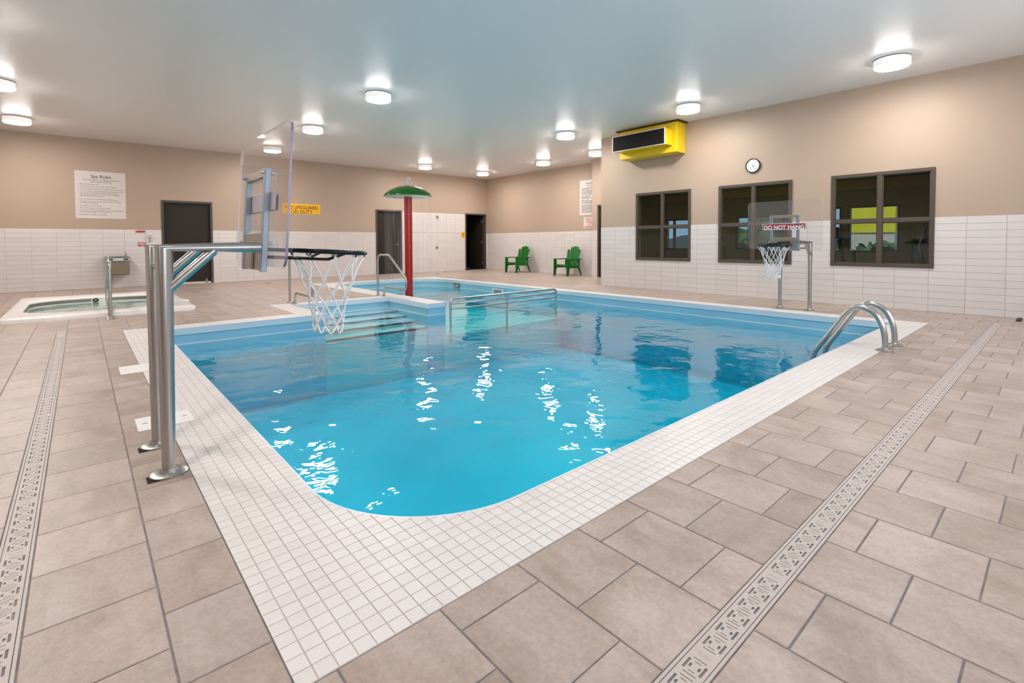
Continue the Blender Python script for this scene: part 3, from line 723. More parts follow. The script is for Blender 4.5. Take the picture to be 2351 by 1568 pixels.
# dark mosaic band: two rows of little tiles round the water line
tiles = MB(); per = i1; zt = (ZR-0.028, ZR-0.056, ZR-0.084)
dens = []
for k in range(len(per)):
    a, b = per[k], per[(k+1) % len(per)]; d = math.hypot(b[0]-a[0], b[1]-a[1]); m = max(1, int(round(d/0.034)))
    for q in range(m): dens.append(((a[0]+(b[0]-a[0])*q/m, a[1]+(b[1]-a[1])*q/m), (a[0]+(b[0]-a[0])*(q+1)/m, a[1]+(b[1]-a[1])*(q+1)/m)))
for (a, b) in dens:
    mx, my = (a[0]+b[0])/2, (a[1]+b[1])/2
    if my > 12.2 and 0.14 < mx < 0.46: continue          # white gap with the fittings
    tx, ty = b[0]-a[0], b[1]-a[1]; l = math.hypot(tx, ty) or 1; nx, ny = -ty/l, tx/l
    for r in range(2):
        za, zb = zt[r]-0.002, zt[r+1]+0.002
        A = (a[0]+tx*0.06, a[1]+ty*0.06); B = (b[0]-tx*0.06, b[1]-ty*0.06); h = 0.005
        tiles.add([(A[0], A[1], zb), (B[0], B[1], zb), (B[0], B[1], za), (A[0], A[1], za), (A[0]+nx*h, A[1]+ny*h, zb), (B[0]+nx*h, B[1]+ny*h, zb), (B[0]+nx*h, B[1]+ny*h, za), (A[0]+nx*h, A[1]+ny*h, za)],
                  [(4,5,6,7), (0,1,5,4), (1,2,6,5), (2,3,7,6), (3,0,4,7)])
o = tiles.xf(SL).build('mosaic_band', M_SMOS, spa); o['kind'] = 'stuff'
# seat bench and footwell with grey band
s0 = rrect(SIN[0]+0.42, SIN[1]-0.42, SIN[2]+0.30, SIN[3]-0.42, 0.42); s1 = rrect(SIN[0]+0.50, SIN[1]-0.50, SIN[2]+0.38, SIN[3]-0.50, 0.40)
mb = MB(); loft(mb, [(i1, -0.20), (s0, -0.20)]); mb.xf(SL).build('seat_bench', M_FIB, spa)
mb = MB(); loft(mb, [(s0, -0.199), (s1, -0.205)]); mb.xf(SL).build('bench_edge_mosaic', M_SMOS, spa)
mb = MB(); loft(mb, [(s1, -0.205), (s1, -0.55)], capend=True); mb.xf(SL).build('footwell', M_FIB, spa)
for k, x in enumerate((0.20, 0.40)):
    mb = MB(); n = 20; pts = [(x+0.036*math.cos(2*PI*q/n), SIN[3]-0.006, 0.008+0.026*math.sin(2*PI*q/n)) for q in range(n)]
    mb.tube(pts, 0.012, 8, closed=True).xf(SL).build('jet_ring', M_BLACK, spa, True)
MB().bbox(1.35, 1.46, 10.55, 10.72, 0.0, ZR+0.004, 0.004).xf(SL).build('air_control', M_WHITE, spa)
mb = MB().prism(rrect(SIN[0]+0.004, SIN[1]-0.004, SIN[2]+0.004, SIN[3]-0.004, SR-0.004), -0.040, -0.030)
tag(mb.build('spa_water', M_SPAW), 'pale green clear water in the hot tub', 'water', kind='stuff')

# ------------------------------------------------------------------ basketball hoops
def hoop(loc, rz, W, label, H=0.745, zb=0.975, edge=None):
    """local: x towards the water, posts at x = 0, y = +-0.22"""
    root = empty('basketball_hoop', loc, rz); tag(root, label, 'basketball hoop', 'poolside basketball hoops')
    for s in (-1, 1):
        y = 0.22*s
        p = MB().tube([(0, y, 0), (0, y, 1.078), (0.418, y, 1.078)], 0.0280, 24)
        po = p.build('post', M_STEEL, root, 50)
        fl = MB().lathe([(0.07, 0), (0.07, 0.008), (0.062, 0.013), (0.034, 0.014), (0.031, 0.03)], (0, y, 0.0005), 28, sx=1.12); fl.build('base_flange', M_STEEL, po, 40)
        MB().box(-0.088, -0.02, y-0.062, y+0.02, 0.0002, 0.0008).build('rusty_deck_cutout', M_DARK, po)
        MB().cyl((0.012, y, 0.88), (0.205, y, 1.065), 0.0235, 18).build('brace', M_STEEL, root, 40)
    MB().cyl((0, -0.22, 0.985), (0, 0.22, 0.985), 0.017, 14).build('cross_tie', M_STEEL, root, 40)
    # board assembly leans forward about its foot
    xb = 0.455
    T = Matrix.Translation((xb, 0, zb)) @ Matrix.Rotation(math.radians(3.4), 4, 'Y') @ Matrix.Translation((-xb, 0, -zb))
    def B(mb): return mb.xf(T)
    # acrylic board with rounded corners, faces and rim separately shaded
    r = 0.06; pr = [(y, z) for y, z in arc(-W/2+r, zb+r, r, PI, 1.5*PI, 6)+arc(W/2-r, zb+r, r, 1.5*PI, 2*PI, 6)+arc(W/2-r, zb+H-r, r, 0, PI/2, 6)+arc(-W/2+r, zb+H-r, r, PI/2, PI, 6)]
    n = len(pr); t = 0.0125; mb = MB()
    vs = [(xb, y, z) for y, z in pr]+[(xb+t, y, z) for y, z in pr]
    mb.add(vs, [tuple(range(n-1, -1, -1)), tuple(range(n, 2*n))], 0); mb.add(vs, [(i, (i+1) % n, n+(i+1) % n, n+i) for i in range(n)], 2)
    if edge:
        for q in range(len(mb.f)-n, len(mb.f)):
            if all(abs(mb.v[v][1]+W/2) < 0.03 for v in mb.f[q]): mb.m[q] = 1
    bd = B(mb).build('backboard', [M_ACRYL, M_ACEDGE, M_ACPALE], root)
    # sign on the water side of the board
    sz = 1.275
    sg = B(MB().box(xb+t+0.0005, xb+t+0.002, -0.31, 0.31, sz, sz+0.098)).build('hang_warning_sign', M_NET, bd)
    B(MB().box(xb+t+0.002, xb+t+0.0024, -0.302, 0.302, sz+0.008, sz+0.090)).build('sign_ground', M_RED, sg)
    B(MB().box(xb-0.0020, xb-0.0005, -0.31, 0.31, sz, sz+0.098)).build('sign_backing', M_SIGNBACK, sg)
    text('sign_lettering', 'DO NOT HANG', 0.085, M_NET, sg, T @ frameM((xb+t+0.0026, 0, sz+0.077), (0,1,0), (0,0,1), (1,0,0)), 'CENTER', 0.575, bold=0.0035)
    # steel frame behind the board
    for s in (-1, 1):
        B(MB().bbox(xb-0.032, xb-0.002, s*0.19-0.02, s*0.19+0.02, zb-0.03, 1.50, 0.003)).build('frame_upright', M_GALV, root)
        for z in (1.478, 1.10):
            B(MB().cyl((xb-0.05, s*0.19, z), (xb+t+0.008, s*0.19, z), 0.009, 10)).build('bolt', M_STEEL2, root)
    B(MB().bbox(xb-0.030, xb-0.002, -0.17, 0.17, 1.455, 1.50, 0.003)).build('frame_crossbar', M_PLATE, root)
    B(MB().bbox(xb-0.028, xb-0.002, -0.17, 0.17, zb-0.025, 1.155, 0.003)).build('mounting_plate', M_PLATE, root)
    B(MB().bbox(xb-0.045, xb-0.028, -0.045, 0.045, zb-0.02, 1.05, 0.003)).build('mounting_bracket', M_PLATE, root)
    # rim
    zr = 1.068; rc = xb+t+0.168+0.220; R = 0.220
    B(MB().tube([(rc+R*math.cos(2*PI*k/40), R*math.sin(2*PI*k/40), zr) for k in range(40)], 0.0140, 10, closed=True)).build('rim', M_BLACK, root, True)
    B(MB().bbox(xb+t, xb+t+0.012, -0.09, 0.09, zr-0.06, zr+0.02, 0.003).bbox(xb+t+0.01, rc-R+0.01, -0.055, 0.055, zr-0.012, zr+0.008, 0.003)).build('rim_bracket', M_BLACK, root)
    for s in (-1, 1):
        B(MB().tube(fillet([(xb+t+0.01, s*0.11, zr-0.045), (rc-0.06, s*0.16, zr-0.045), (rc+0.03, s*0.205, zr-0.005)], 0.03), 0.0085, 10)).build('rim_strut', M_BLACK, root, True)
    # net: nine hooks, crossing cords, looped hem
    hk = MB(); N = 9
    for k in range(N):
        a = 2*PI*(k+0.5)/N; c = Vector((rc+R*math.cos(a), R*math.sin(a), zr)); d = Vector((math.cos(a), math.sin(a), 0)); tq = Vector((-math.sin(a), math.cos(a), 0))
        hk.tube([c+tq*0.012+Vector((0,0,-0.004)), c+tq*0.010-Vector((0,0,0.022))-d*0.004, c-Vector((0,0,0.028))-d*0.006, c-tq*0.010-Vector((0,0,0.022))-d*0.004, c-tq*0.012+Vector((0,0,-0.004))], 0.0028, 6)
    B(hk).build('net_hooks', M_BLACK, root)
    lv = [(0.0, 0.218, 0.020), (0.5, 0.150, 0.185), (1.0, 0.122, 0.265), (1.5, 0.104, 0.335), (2.0, 0.092, 0.398), (2.5, 0.090, 0.448)]
    net = MB(); rnd = random.Random(3)
    jit = {}
    def node_at(i, k):
        key = (i, k % (2*N))
        if key not in jit:
            _, rr, dz = lv[i]; jit[key] = (rr+rnd.uniform(-0.008, 0.008)*(i > 0), dz+rnd.uniform(-0.010, 0.010)*(i > 0), rnd.uniform(-0.05, 0.05)*(i > 0))
        rr, dz, da = jit[key]; a = PI*(k)/N+da + PI/N*0
        return Vector((rc+rr*math.cos(a)+0.055*dz, rr*math.sin(a), zr-dz))
    for k in range(N):
        for s in (-1, 1):
            kk = 2*k+1; pts = [node_at(0, kk)]
            for i in range(1, len(lv)):
                kk += s; pts.append(node_at(i, kk))
                s2 = s
            # cords sag a little between knots
            fine = []
            for q in range(len(pts)-1):
                p0, p1 = pts[q], pts[q+1]; fine.append(p0); m = (p0+p1)/2
                ax = Vector((rc, 0, m.z)); m = m + (ax-m).normalized()*(0.012 if q == 0 else 0.004); fine.append(m)
            fine.append(pts[-1]); net.tube(fine, 0.0042, 6)
    for k in range(N):   # hem loops
        kk = 2*k+1+len(lv)-1
        a, b = node_at(len(lv)-1, kk), node_at(len(lv)-1, kk+2)
        m = (a+b)/2; d = 0.045+0.012*rnd.random()
        net.tube([a, a*0.7+b*0.3-Vector((0,0,d*0.8)), m-Vector((0,0,d)), a*0.3+b*0.7-Vector((0,0,d*0.8)), b], 0.0048, 6)
    B(net).build('net', M_NET, root, True)
    return root
hoop((0.295, 3.045, 0), 0.0, 1.005, 'near basketball hoop seen from behind with steel posts on the left deck', edge=True)
hoop((8.655, 2.938, 0), PI, 1.06, 'far basketball hoop facing the camera in front of the middle window')

# ------------------------------------------------------------------ hand rails, ladder, divider railing
def hrail(x, y0, dirn, label, rail_reflection=False):
    root = empty('pool_handrail', (x, y0, 0)); tag(root, label, 'handrail', 'poolside handrails')
    d = dirn
    pts = [(0,0,0), (0,0,0.845), (0,0.50*d,0.848), (0,1.20*d,0.40), (0,1.17*d,0.19), (0,0.33*d,0.200), (0,0.25*d,0)]
    path = fillet(pts, [0, 0.13, 0.09, 0.14, 0.09, 0.09, 0], 7)
    MB().tube(path, 0.0215, 14).build('rail_tube', M_STEEL, root, 50)
    for y in (0, 0.25*d):
        MB().lathe([(0.055, 0), (0.055, 0.008), (0.045, 0.014), (0.024, 0.018), (0.0225, 0.028)], (0, y, 0.0005), 20).build('flange', M_STEEL, root, 40)
    return root
hrail(2.894, 9.53, -1, 'bent steel handrail left of the pool steps behind the near net')
hrail(4.645, 9.53, -1, 'bent steel handrail right of the pool steps by the red pole')
hrail(0.31, 9.22, 1, 'bent steel handrail at the front edge of the hot tub')
lad = empty('pool_ladder', (6.19, 1.205, 0)); tag(lad, 'stainless steel pool ladder with two curved rails at right', 'ladder')
lp = [(1.205,0.0),(1.205,0.12),(1.228,0.245),(1.283,0.355),(1.36,0.410),(1.44,0.418),(1.525,0.362),(1.60,0.248),(1.685,0.112),(1.80,-0.065),(1.832,-0.14),(1.838,-0.24),(1.838,-0.85)]
def smooth_path(p, n=4):
    out = []; V = [Vector((0, a, b)) for a, b in p]
    for i in range(len(V)-1):
        p0 = V[max(0, i-1)]; p1 = V[i]; p2 = V[i+1]; p3 = V[min(len(V)-1, i+2)]
        for k in range(n):
            t = k/n; out.append(0.5*((2*p1)+(p2-p0)*t+(2*p0-5*p1+4*p2-p3)*t*t+(3*p1-p0-3*p2+p3)*t**3))
    out.append(V[-1]); return out
for xx in (5.992, 6.388):
    rr = MB().tube([(xx-6.19, v.y-1.205, v.z) for v in smooth_path(lp)], 0.0265, 16).build('ladder_rail', M_STEEL, lad, 50)
    MB().lathe([(0.075, 0), (0.075, 0.009), (0.06, 0.016), (0.032, 0.020), (0.029, 0.034)], (xx-6.19, 0, 0.0005), 24).build('flange', M_STEEL, rr, 40)
for z in (-0.40, -0.68): MB().bbox(-0.20, 0.20, 0.585, 0.70, z-0.015, z+0.015, 0.004).build('ladder_tread', M_WHITE, lad)
rail = empty('divider_railing', (6.48, 7.5, 0)); tag(rail, 'low steel railing dividing the wading pool from the main pool', 'railing')
tr = 0.0205
MB().tube(fillet([(-1.40,0,-0.75), (-1.40,0,0.062), (1.405,0,0.062), (1.405,0,-0.75)], 0.09, 7), tr, 14).build('top_rail', M_STEEL, rail, 50)
for z in (-0.030, -0.122): MB().cyl((-1.40,0,z), (1.405,0,z), 0.0165, 12).build('mid_rail', M_STEEL, rail, 50)
MB().cyl((-0.03,0,-0.75), (-0.03,0,0.05), tr, 14).build('rail_post', M_STEEL, rail, 50)

# ------------------------------------------------------------------ mushroom fountain
mu = empty('mushroom_fountain', (6.706, 11.895, 0)); tag(mu, 'red pole water mushroom with a green cap and falling water', 'water fountain')
MB().cyl((0,0,-0.62), (0,0,2.34), 0.105, 28).build('pole', M_REDP, mu, 50)
cap = [(0.645, 2.335), (0.648, 2.355), (0.62, 2.40), (0.56, 2.455), (0.47, 2.515), (0.36, 2.568), (0.24, 2.607), (0.12, 2.628), (0.0, 2.634)]
MB().lathe(cap, (0,0,0), 48).build('cap', M_GREEN, mu, 60)
MB().lathe([(0.10, 2.345), (0.40, 2.352), (0.63, 2.332), (0.644, 2.334)], (0,0,0), 48).build('cap_underside', M_WHITE, mu, 60)
MB().lathe([(0.075, 2.62), (0.078, 2.72), (0.070, 2.79), (0.050, 2.845), (0.025, 2.87), (0.0, 2.878)], (0,0,0), 20).build('water_jet', M_FOAM, mu, True)
mb = MB(); n = 64
vs = [(0.640*math.cos(2*PI*k/n), 0.640*math.sin(2*PI*k/n), z) for z in (WATER, 2.335) for k in range(n)]
mb.add(vs, [(k, (k+1) % n, n+(k+1) % n, n+k) for k in range(n)]); o = mb.build('water_curtain', M_CURTAIN, mu, True); o['kind'] = 'stuff'

# ------------------------------------------------------------------ green chairs
def chair(name, loc, rz, label):
    root = empty(name, loc, rz); tag(root, label, 'chair', 'green adirondack chairs')
    # local: faces -x ; width along y
    w = 0.29
    seat = MB()
    prof = [(-0.33, 0.30), (-0.335, 0.345), (-0.30, 0.375), (-0.10, 0.345), (0.14, 0.285), (0.16, 0.26), (0.14, 0.25), (-0.10, 0.31), (-0.29, 0.335), (-0.30, 0.30)]
    n = len(prof); vs = [(x, -w+0.03, z) for x, z in prof]+[(x, w-0.03, z) for x, z in prof]
    seat.add(vs, [(i, n+i, n+(i+1) % n, (i+1) % n) for i in range(n)]+[tuple(range(n)), tuple(reversed(range(n, 2*n)))])
    seat.build('seat', M_GPLAST, root)
    # fan-shaped back of five slats
    tops = [0.85, 0.93, 0.955, 0.93, 0.85]
    for i in range(5):
        u0b, u1b = -0.20+0.08*i+0.0015, -0.20+0.08*(i+1)-0.0015
        u0t, u1t = -0.295+0.118*i+0.003, -0.295+0.118*(i+1)-0.003
        sl = MB(); zb = 0.24
        def pt(u, z, off): return (0.13+(z-0.24)*0.33+off, u, z)
        zt = tops[i]; cols = []
        for f in (0, 0.25, 0.5, 0.75, 0.90, 0.96, 1.0):
            z = zb+(zt-zb)*f; g = f**0.85
            a, b = u0b+(u0t-u0b)*g, u1b+(u1t-u1b)*g
            k = 0.5 if f >= 0.99 else 0.86 if f >= 0.95 else 1.0
            m = (a+b)/2; a, b = m-(m-a)*k, m+(b-m)*k
            cols.append((a, b, z))
        vs = []
        for a, b, z in cols:
            dish = 0.05*((a+b)/2/0.3)**2
            vs += [pt(a, z, -dish), pt(b, z, -dish), pt(b, z, 0.02-dish), pt(a, z, 0.02-dish)]
        fs = []
        for q in range(len(cols)-1):
            for e in range(4): fs.append((q*4+e, q*4+(e+1) % 4, (q+1)*4+(e+1) % 4, (q+1)*4+e))
        fs += [(3,2,1,0), tuple(range(len(vs)-4, len(vs)))]
        sl.add(vs, fs); sl.build('back_slat', M_GPLAST, root)
    MB().bbox(0.20, 0.235, -0.28, 0.28, 0.44, 0.50, 0.005).build('back_rail', M_GPLAST, root)
    for s in (-1, 1):
        y = s*(w-0.005)
        MB().bbox(-0.36, 0.30, y-0.045, y+0.045, 0.525, 0.553, 0.008).build('armrest', M_GPLAST, root)
        pr = [(-0.37, 0), (-0.31, 0), (-0.245, 0.33), (-0.27, 0.53), (-0.36, 0.53), (-0.365, 0.33)]; nn = len(pr)
        fl = MB().add([(x, y-0.022, z) for x, z in pr]+[(x, y+0.022, z) for x, z in pr], [(q, (q+1) % nn, nn+(q+1) % nn, nn+q) for q in range(nn)]+[tuple(reversed(range(nn))), tuple(range(nn, 2*nn))]); fl.build('leg', M_GPLAST, root)
        rl = MB(); rl.tube([(0.34, y*0.98, 0), (0.20, y*0.95, 0.30), (0.21, y, 0.53)], 0.03, 8, radii=[0.018, 0.034, 0.026]); rl.build('leg', M_GPLAST, root, 40)
        MB().bbox(-0.31, 0.21, y-0.018, y+0.018, 0.255, 0.335, 0.006).build('side_rail', M_GPLAST, root)
    return root
chair('plastic_armchair', (11.99, 13.31, 0), 0.0, 'green plastic fan-back armchair nearer the dark doorway')
chair('plastic_armchair', (11.98, 10.86, 0), 0.0, 'green plastic fan-back armchair under the pool rules sign')

# ------------------------------------------------------------------ yellow heater
ht = empty('unit_heater', (RX, 6.26, 3.0)); tag(ht, 'bright yellow ventilation unit with black grille hung under ceiling', 'heater')
HL = Matrix.Translation((-RX, -6.26, -3.0))
MB().bbox(9.51, RX-0.001, 5.535, 7.0, 3.0, 3.64, 0.006).xf(HL).build('cabinet', M_CYEL, ht)
MB().box(9.455, RX-0.001, 5.48, 7.07, 3.640, CEIL-0.001).xf(HL).build('top_plate', M_FIN, ht)
duct = MB().bbox(9.22, 9.51, 5.645, 6.965, 3.145, 3.475, 0.004).xf(HL).build('outlet_duct', M_CYEL, ht)
fr = MB(); x0, x1 = 9.195, 9.225
fr.bbox(x0, x1, 5.63, 6.98, 3.13, 3.152, 0.003).bbox(x0, x1, 5.63, 6.98, 3.468, 3.49, 0.003).bbox(x0, x1, 5.63, 5.652, 3.152, 3.468, 0.003).bbox(x0, x1, 6.958, 6.98, 3.152, 3.468, 0.003)
fr.xf(HL).build('grille_frame', M_ALU, ht)
MB().box(9.214, 9.219, 5.65, 6.96, 3.15, 3.47).xf(HL).build('grille_back', M_DARK, ht)
fin = MB()
for k in range(66): fin.box(9.204, 9.214, 5.658+k*0.0197, 5.663+k*0.0197, 3.152, 3.468)
fin.xf(HL).build('grille_fins', M_FIN, ht)

# ------------------------------------------------------------------ clock
ck = empty('wall_clock', (RX, 4.105, 2.563)); tag(ck, 'round white wall clock with a black rim above the windows', 'clock')
CKM = Matrix.Rotation(-PI/2, 4, 'Y')
mb = MB().lathe([(0.130, 0.0), (0.138, 0.006), (0.138, 0.034), (0.130, 0.040), (0.122, 0.034), (0.122, 0.026)], (0,0,0), 40); mb.xf(CKM).build('clock_rim', M_BLACK, ck, 40)
mb = MB().lathe([(0.1225, 0.0), (0.1225, 0.026), (0.0, 0.0262)], (0,0,0), 40); face = mb.xf(CKM).build('clock_face', M_CLOCKF, ck)
FM = frameM((0,0,0), (0,-1,0), (0,0,1), (-1,0,0))
def hand(nm, ang, ln, wd):
    d = (math.sin(ang), math.cos(ang)); nrm = (d[1], -d[0])
    p = [(-d[0]*0.012+nrm[0]*wd, -d[1]*0.012+nrm[1]*wd), (d[0]*ln+nrm[0]*wd*0.7, d[1]*ln+nrm[1]*wd*0.7), (d[0]*ln-nrm[0]*wd*0.7, d[1]*ln-nrm[1]*wd*0.7), (-d[0]*0.012-nrm[0]*wd, -d[1]*0.012-nrm[1]*wd)]
    MB().prism(list(reversed(p)) if area(p) < 0 else p, 0.030, 0.032).xf(FM).build(nm, M_INK, ck)
hand('hour_hand', math.radians(72), 0.058, 0.0035); hand('minute_hand', math.radians(144), 0.092, 0.0025)
for h in range(1, 13):
    a = math.radians(30*h)
    text('numeral', str(h), 0.026, M_INK, face, FM @ Matrix.Translation((0.100*math.sin(a), 0.100*math.cos(a)+0.010, 0.0268)), 'CENTER', ext=0.0003, bold=0.0006)

# ------------------------------------------------------------------ signs
def sign(name, loc, M3, w, h, mtl, label, cat='sign'):
    """board centred at loc on its wall; returns root board and its local frame (origin top-left, on the face)"""
    o = MB().bbox(-w/2, w/2, -h/2, h/2, 0.0005, 0.006, 0.001).build(name, mtl)
    o.matrix_world = M3; tag(o, label, cat); return o, Matrix.Translation((-w/2, h/2, 0.0062))
s, T = sign('rules_sign', None, F_BACK(0.411, 2.296), 0.962, 1.155, M_SIGNW, 'white spa rules sign above the drinking fountain')
text('title', 'Spa Rules', 0.105, M_INK, s, T @ Matrix.Translation((0.49, -0.075, 0)), 'CENTER', 0.385, bold=0.001)
text('subtitle', 'For your safety, it is required that you\nobserve the following:', 0.050, M_INK, s, T @ Matrix.Translation((0.49, -0.180, 0)), 'CENTER', 0.70)
body = ['Registered guests only.', 'All children under 12 must be with an adult.', 'Food and glass objects are not permitted in spa area.', 'Caution: Guests with the following conditions should\nnot use the spa without doctor\'s permission:\nheart disease, diabetic, on medication, pregnant,\nhigh and low blood pressure.', 'Do not exceed 15 continuous minutes in spa.', 'Management reserves the right to deny spa usage\nto anyone at anytime.', 'Use spa at your own risk.', 'Keep head above water at all times.', 'Long hair must be restrained or tied up to minimize\nrisk of being caught in the equipment.', 'Please shower before using Spa.']
y = -0.300
for ln in body:
    k = ln.count('\n')+1
    text('rule_line', ln, 0.039, M_INK, s, T @ Matrix.Translation((0.085, y, 0)), 'LEFT', None, spacing=1.02)
    MB().lathe([(0.007, 0), (0.007, 0.0005), (0, 0.0006)], (0,0,0), 8).xf(T @ Matrix.Translation((0.052, y-0.022, 0))).build('bullet', M_INK, s)
    y -= 0.047*k+0.009
s, T = sign('lifeguard_sign', None, F_BACK(5.209, 2.158), 1.145, 0.314, M_YEL, 'yellow NO LIFEGUARD ON DUTY sign on the back wall')
text('lettering', 'NO LIFEGUARD\nON DUTY', 0.15, M_BROWNINK, s, T @ Matrix.Translation((0.5725, -0.045, 0)), 'CENTER', 0.99, spacing=0.88, bold=0.0025)
s, T = sign('rules_sign', None, F_FAR(10.403, 2.555), 0.886, 1.14, M_SIGNW, 'white pool rules sign above the right green chair')
text('title', 'Pool Rules', 0.105, M_INK, s, T @ Matrix.Translation((0.46, -0.060, 0)), 'CENTER', 0.37, bold=0.001)
text('subtitle', 'For your safety, it is required that you\nobserve the following:', 0.047, M_INK, s, T @ Matrix.Translation((0.46, -0.155, 0)), 'CENTER', 0.66)
y = -0.27; rr = random.Random(5)
for k in range(20):     # print too small to read: short rows of ink
    if k in (6, 9, 13): y -= 0.018
    x = 0.075; xe = rr.uniform(0.38, 0.80); row = MB()
    while x < xe:
        wl = rr.uniform(0.02, 0.06); row.box(x, min(x+wl, xe), y-0.013, y+0.006, 0.0, 0.0004); x += wl+0.011
    row.xf(T).build('rule_line', M_INK, s); y -= 0.0385
s, T = sign('first_aid_sign', None, F_FAR(10.33, 1.725), 0.69, 0.352, M_SIGNW, 'white first aid sign with red letters below the pool rules')
text('lettering', 'FIRST AID IS\nAVAILABLE\nAT THE\nFRONT DESK', 0.088, M_REDINK, s, T @ Matrix.Translation((0.345, -0.022, 0)), 'CENTER', 0.60, spacing=0.95, bold=0.0015)
s, T = sign('restroom_sign', None, F_BACK(11.352, 1.396, 0.0065), 0.195, 0.235, M_YEL, 'small yellow pictogram sign beside the dark doorway')
for k, x in enumerate((0.055, 0.098, 0.141)):
    fg = MB().lathe([(0.012, 0), (0.012, 0.0006), (0, 0.0007)], (x, -0.062, 0), 10); hh = 0.055 if k < 2 else 0.045
    fg.prism([(x-0.018, -0.080-hh), (x+0.018, -0.080-hh), (x+0.012, -0.078), (x-0.012, -0.078)], 0, 0.0006); fg.xf(T).build('pictogram', M_BROWNINK, s)
MB().box(0.04, 0.155, -0.200, -0.178, 0, 0.0005).xf(T).build('caption_strip', M_BROWNINK, s)
s, T = sign('red_notice', None, F_BACK(1.160, 1.408, 0.0065), 0.215, 0.052, M_RED, 'narrow dark red notice at the tile edge by the door')
MB().box(0.006, 0.035, -0.046, -0.006, 0, 0.0006).xf(T).build('yellow_emblem', M_YEL, s)
s, T = sign('red_notice', None, F_BACK(1.200, 1.078, 0.0065), 0.165, 0.105, M_RED, 'small red three-line notice beside the emergency button')
for k, (a, b) in enumerate(((0.015, 0.150), (0.010, 0.155), (0.045, 0.120))): MB().box(a, b, -0.030-0.030*k, -0.014-0.030*k, 0, 0.0006).xf(T).build('print_line', M_SIGNW, s)
eb = empty('emergency_button', (1.362, SY-0.006, 1.05)); tag(eb, 'white push button boxes joined by a conduit beside the door', 'switch')
MB().bbox(-0.042, 0.042, -0.05, 0.0, 0.20, 0.305, 0.008).build('upper_box', M_WHITE, eb); MB().cyl((0.004, -0.05, 0.252), (0.004, -0.066, 0.252), 0.014, 14).build('black_button', M_BLACK, eb)
MB().bbox(-0.042, 0.042, -0.05, 0.0, -0.055, 0.06, 0.008).build('lower_box', M_WHITE, eb); MB().cyl((0.004, -0.05, 0.003), (0.004, -0.07, 0.003), 0.022, 16).build('red_button', M_RED, eb)
MB().cyl((0, -0.02, 0.06), (0, -0.02, 0.20), 0.012, 10).build('conduit', M_STEEL2, eb)
lc = empty('light_pull', (4.0, SY-0.05, 0.80))
bpy.data.objects.remove(lc, do_unlink=True)

# ------------------------------------------------------------------ drinking fountain and shower
df = empty('drinking_fountain', (0.69, SY-0.01, 0)); tag(df, 'wall-mounted stainless steel drinking fountain with brown cabinet', 'drinking fountain')
MB().bbox(-0.215, 0.215, -0.44, 0.0, 0.335, 0.665, 0.01).build('cabinet', mat('brown_brushed_metal', (0.22, 0.17, 0.11), 0.42, 0.7), df)
MB().bbox(-0.24, 0.24, -0.47, 0.0, 0.66, 0.765, 0.018).build('apron', M_STEEL, df)
mb = MB(); loft(mb, [(rrect(-0.235, 0.235, -0.465, 0.0, 0.05), 0.765), (rrect(-0.225, 0.225, -0.455, -0.02, 0.05), 0.790), (rrect(-0.19, 0.19, -0.42, -0.06, 0.06), 0.790), (rrect(-0.12, 0.12, -0.34, -0.12, 0.06), 0.750)], capend=True); mb.build('basin', M_STEEL, df, 40)
for x in (-0.15, 0.15): MB().bbox(x-0.05, x+0.05, -0.478, -0.465, 0.695, 0.730, 0.005).build('push_bar', M_BLACK, df)
MB().tube(fillet([(0.15, -0.30, 0.78), (0.165, -0.30, 0.86), (0.13, -0.30, 0.885)], 0.02), 0.014, 10, radii=None).build('bubbler', M_STEEL2, df, True)
mb = MB().box(0.60, 0.868, SY-0.11, SY-0.001, 0, 0.33); o = struct('trim_1', mb, M_WTILE, 'white tiled plumbing chase under the drinking fountain')
sh = empty('shower_set', (10.15, SY-0.006, 0)); tag(sh, 'chrome shower head and round valve on the tiled back wall', 'shower')
mb = MB().lathe([(0.062, 0), (0.062, 0.008), (0.05, 0.016), (0.02, 0.02), (0.02, 0.05), (0, 0.052)], (0,0,0), 24); mb.xf(Matrix.Translation((-0.008, 0, 0.925)) @ Matrix.Rotation(PI/2, 4, 'X')).build('valve_plate', M_STEEL2, sh, 40)
MB().bbox(-0.035, 0.035, -0.012, 0, 2.03, 2.11, 0.004).build('head_plate', M_STEEL2, sh)
MB().tube([(0, -0.01, 2.075), (0, -0.06, 2.06), (0, -0.095, 2.03)], 0.012, 10, radii=[0.011, 0.011, 0.026]).build('shower_head', M_STEEL2, sh, True)

# ------------------------------------------------------------------ skimmer lids, floor drains
for (x0, x1, y0, y1, lb) in ((0.232, 0.515, 5.235, 5.565, 'white square skimmer lid behind the near hoop posts'), (0.232, 0.515, 3.572, 3.842, 'white square skimmer lid beside the near hoop posts')):
    sl = empty('skimmer_lid', ((x0+x1)/2, (y0+y1)/2, 0)); tag(sl, lb, 'lid', 'skimmer lids in the left deck'); w, h = (x1-x0)/2, (y1-y0)/2
    MB().bbox(-w, w, -h, h, -0.001, 0.0035, 0.001).build('lid_plate', M_WHITE, sl)
    fr = MB(); e = 0.004
    fr.box(-w-e, -w, -h-e, h+e, -0.001, 0.002).box(w, w+e, -h-e, h+e, -0.001, 0.002).box(-w, w, -h-e, -h, -0.001, 0.002).box(-w, w, h, h+e, -0.001, 0.002); fr.build('lid_frame', M_MGROUT, sl)
    for s in (-1, 1): MB().box(s*w*0.72-0.012, s*w*0.72+0.012, -0.004, 0.004, 0.0035, 0.0039).build('finger_slot', M_DARK, sl)
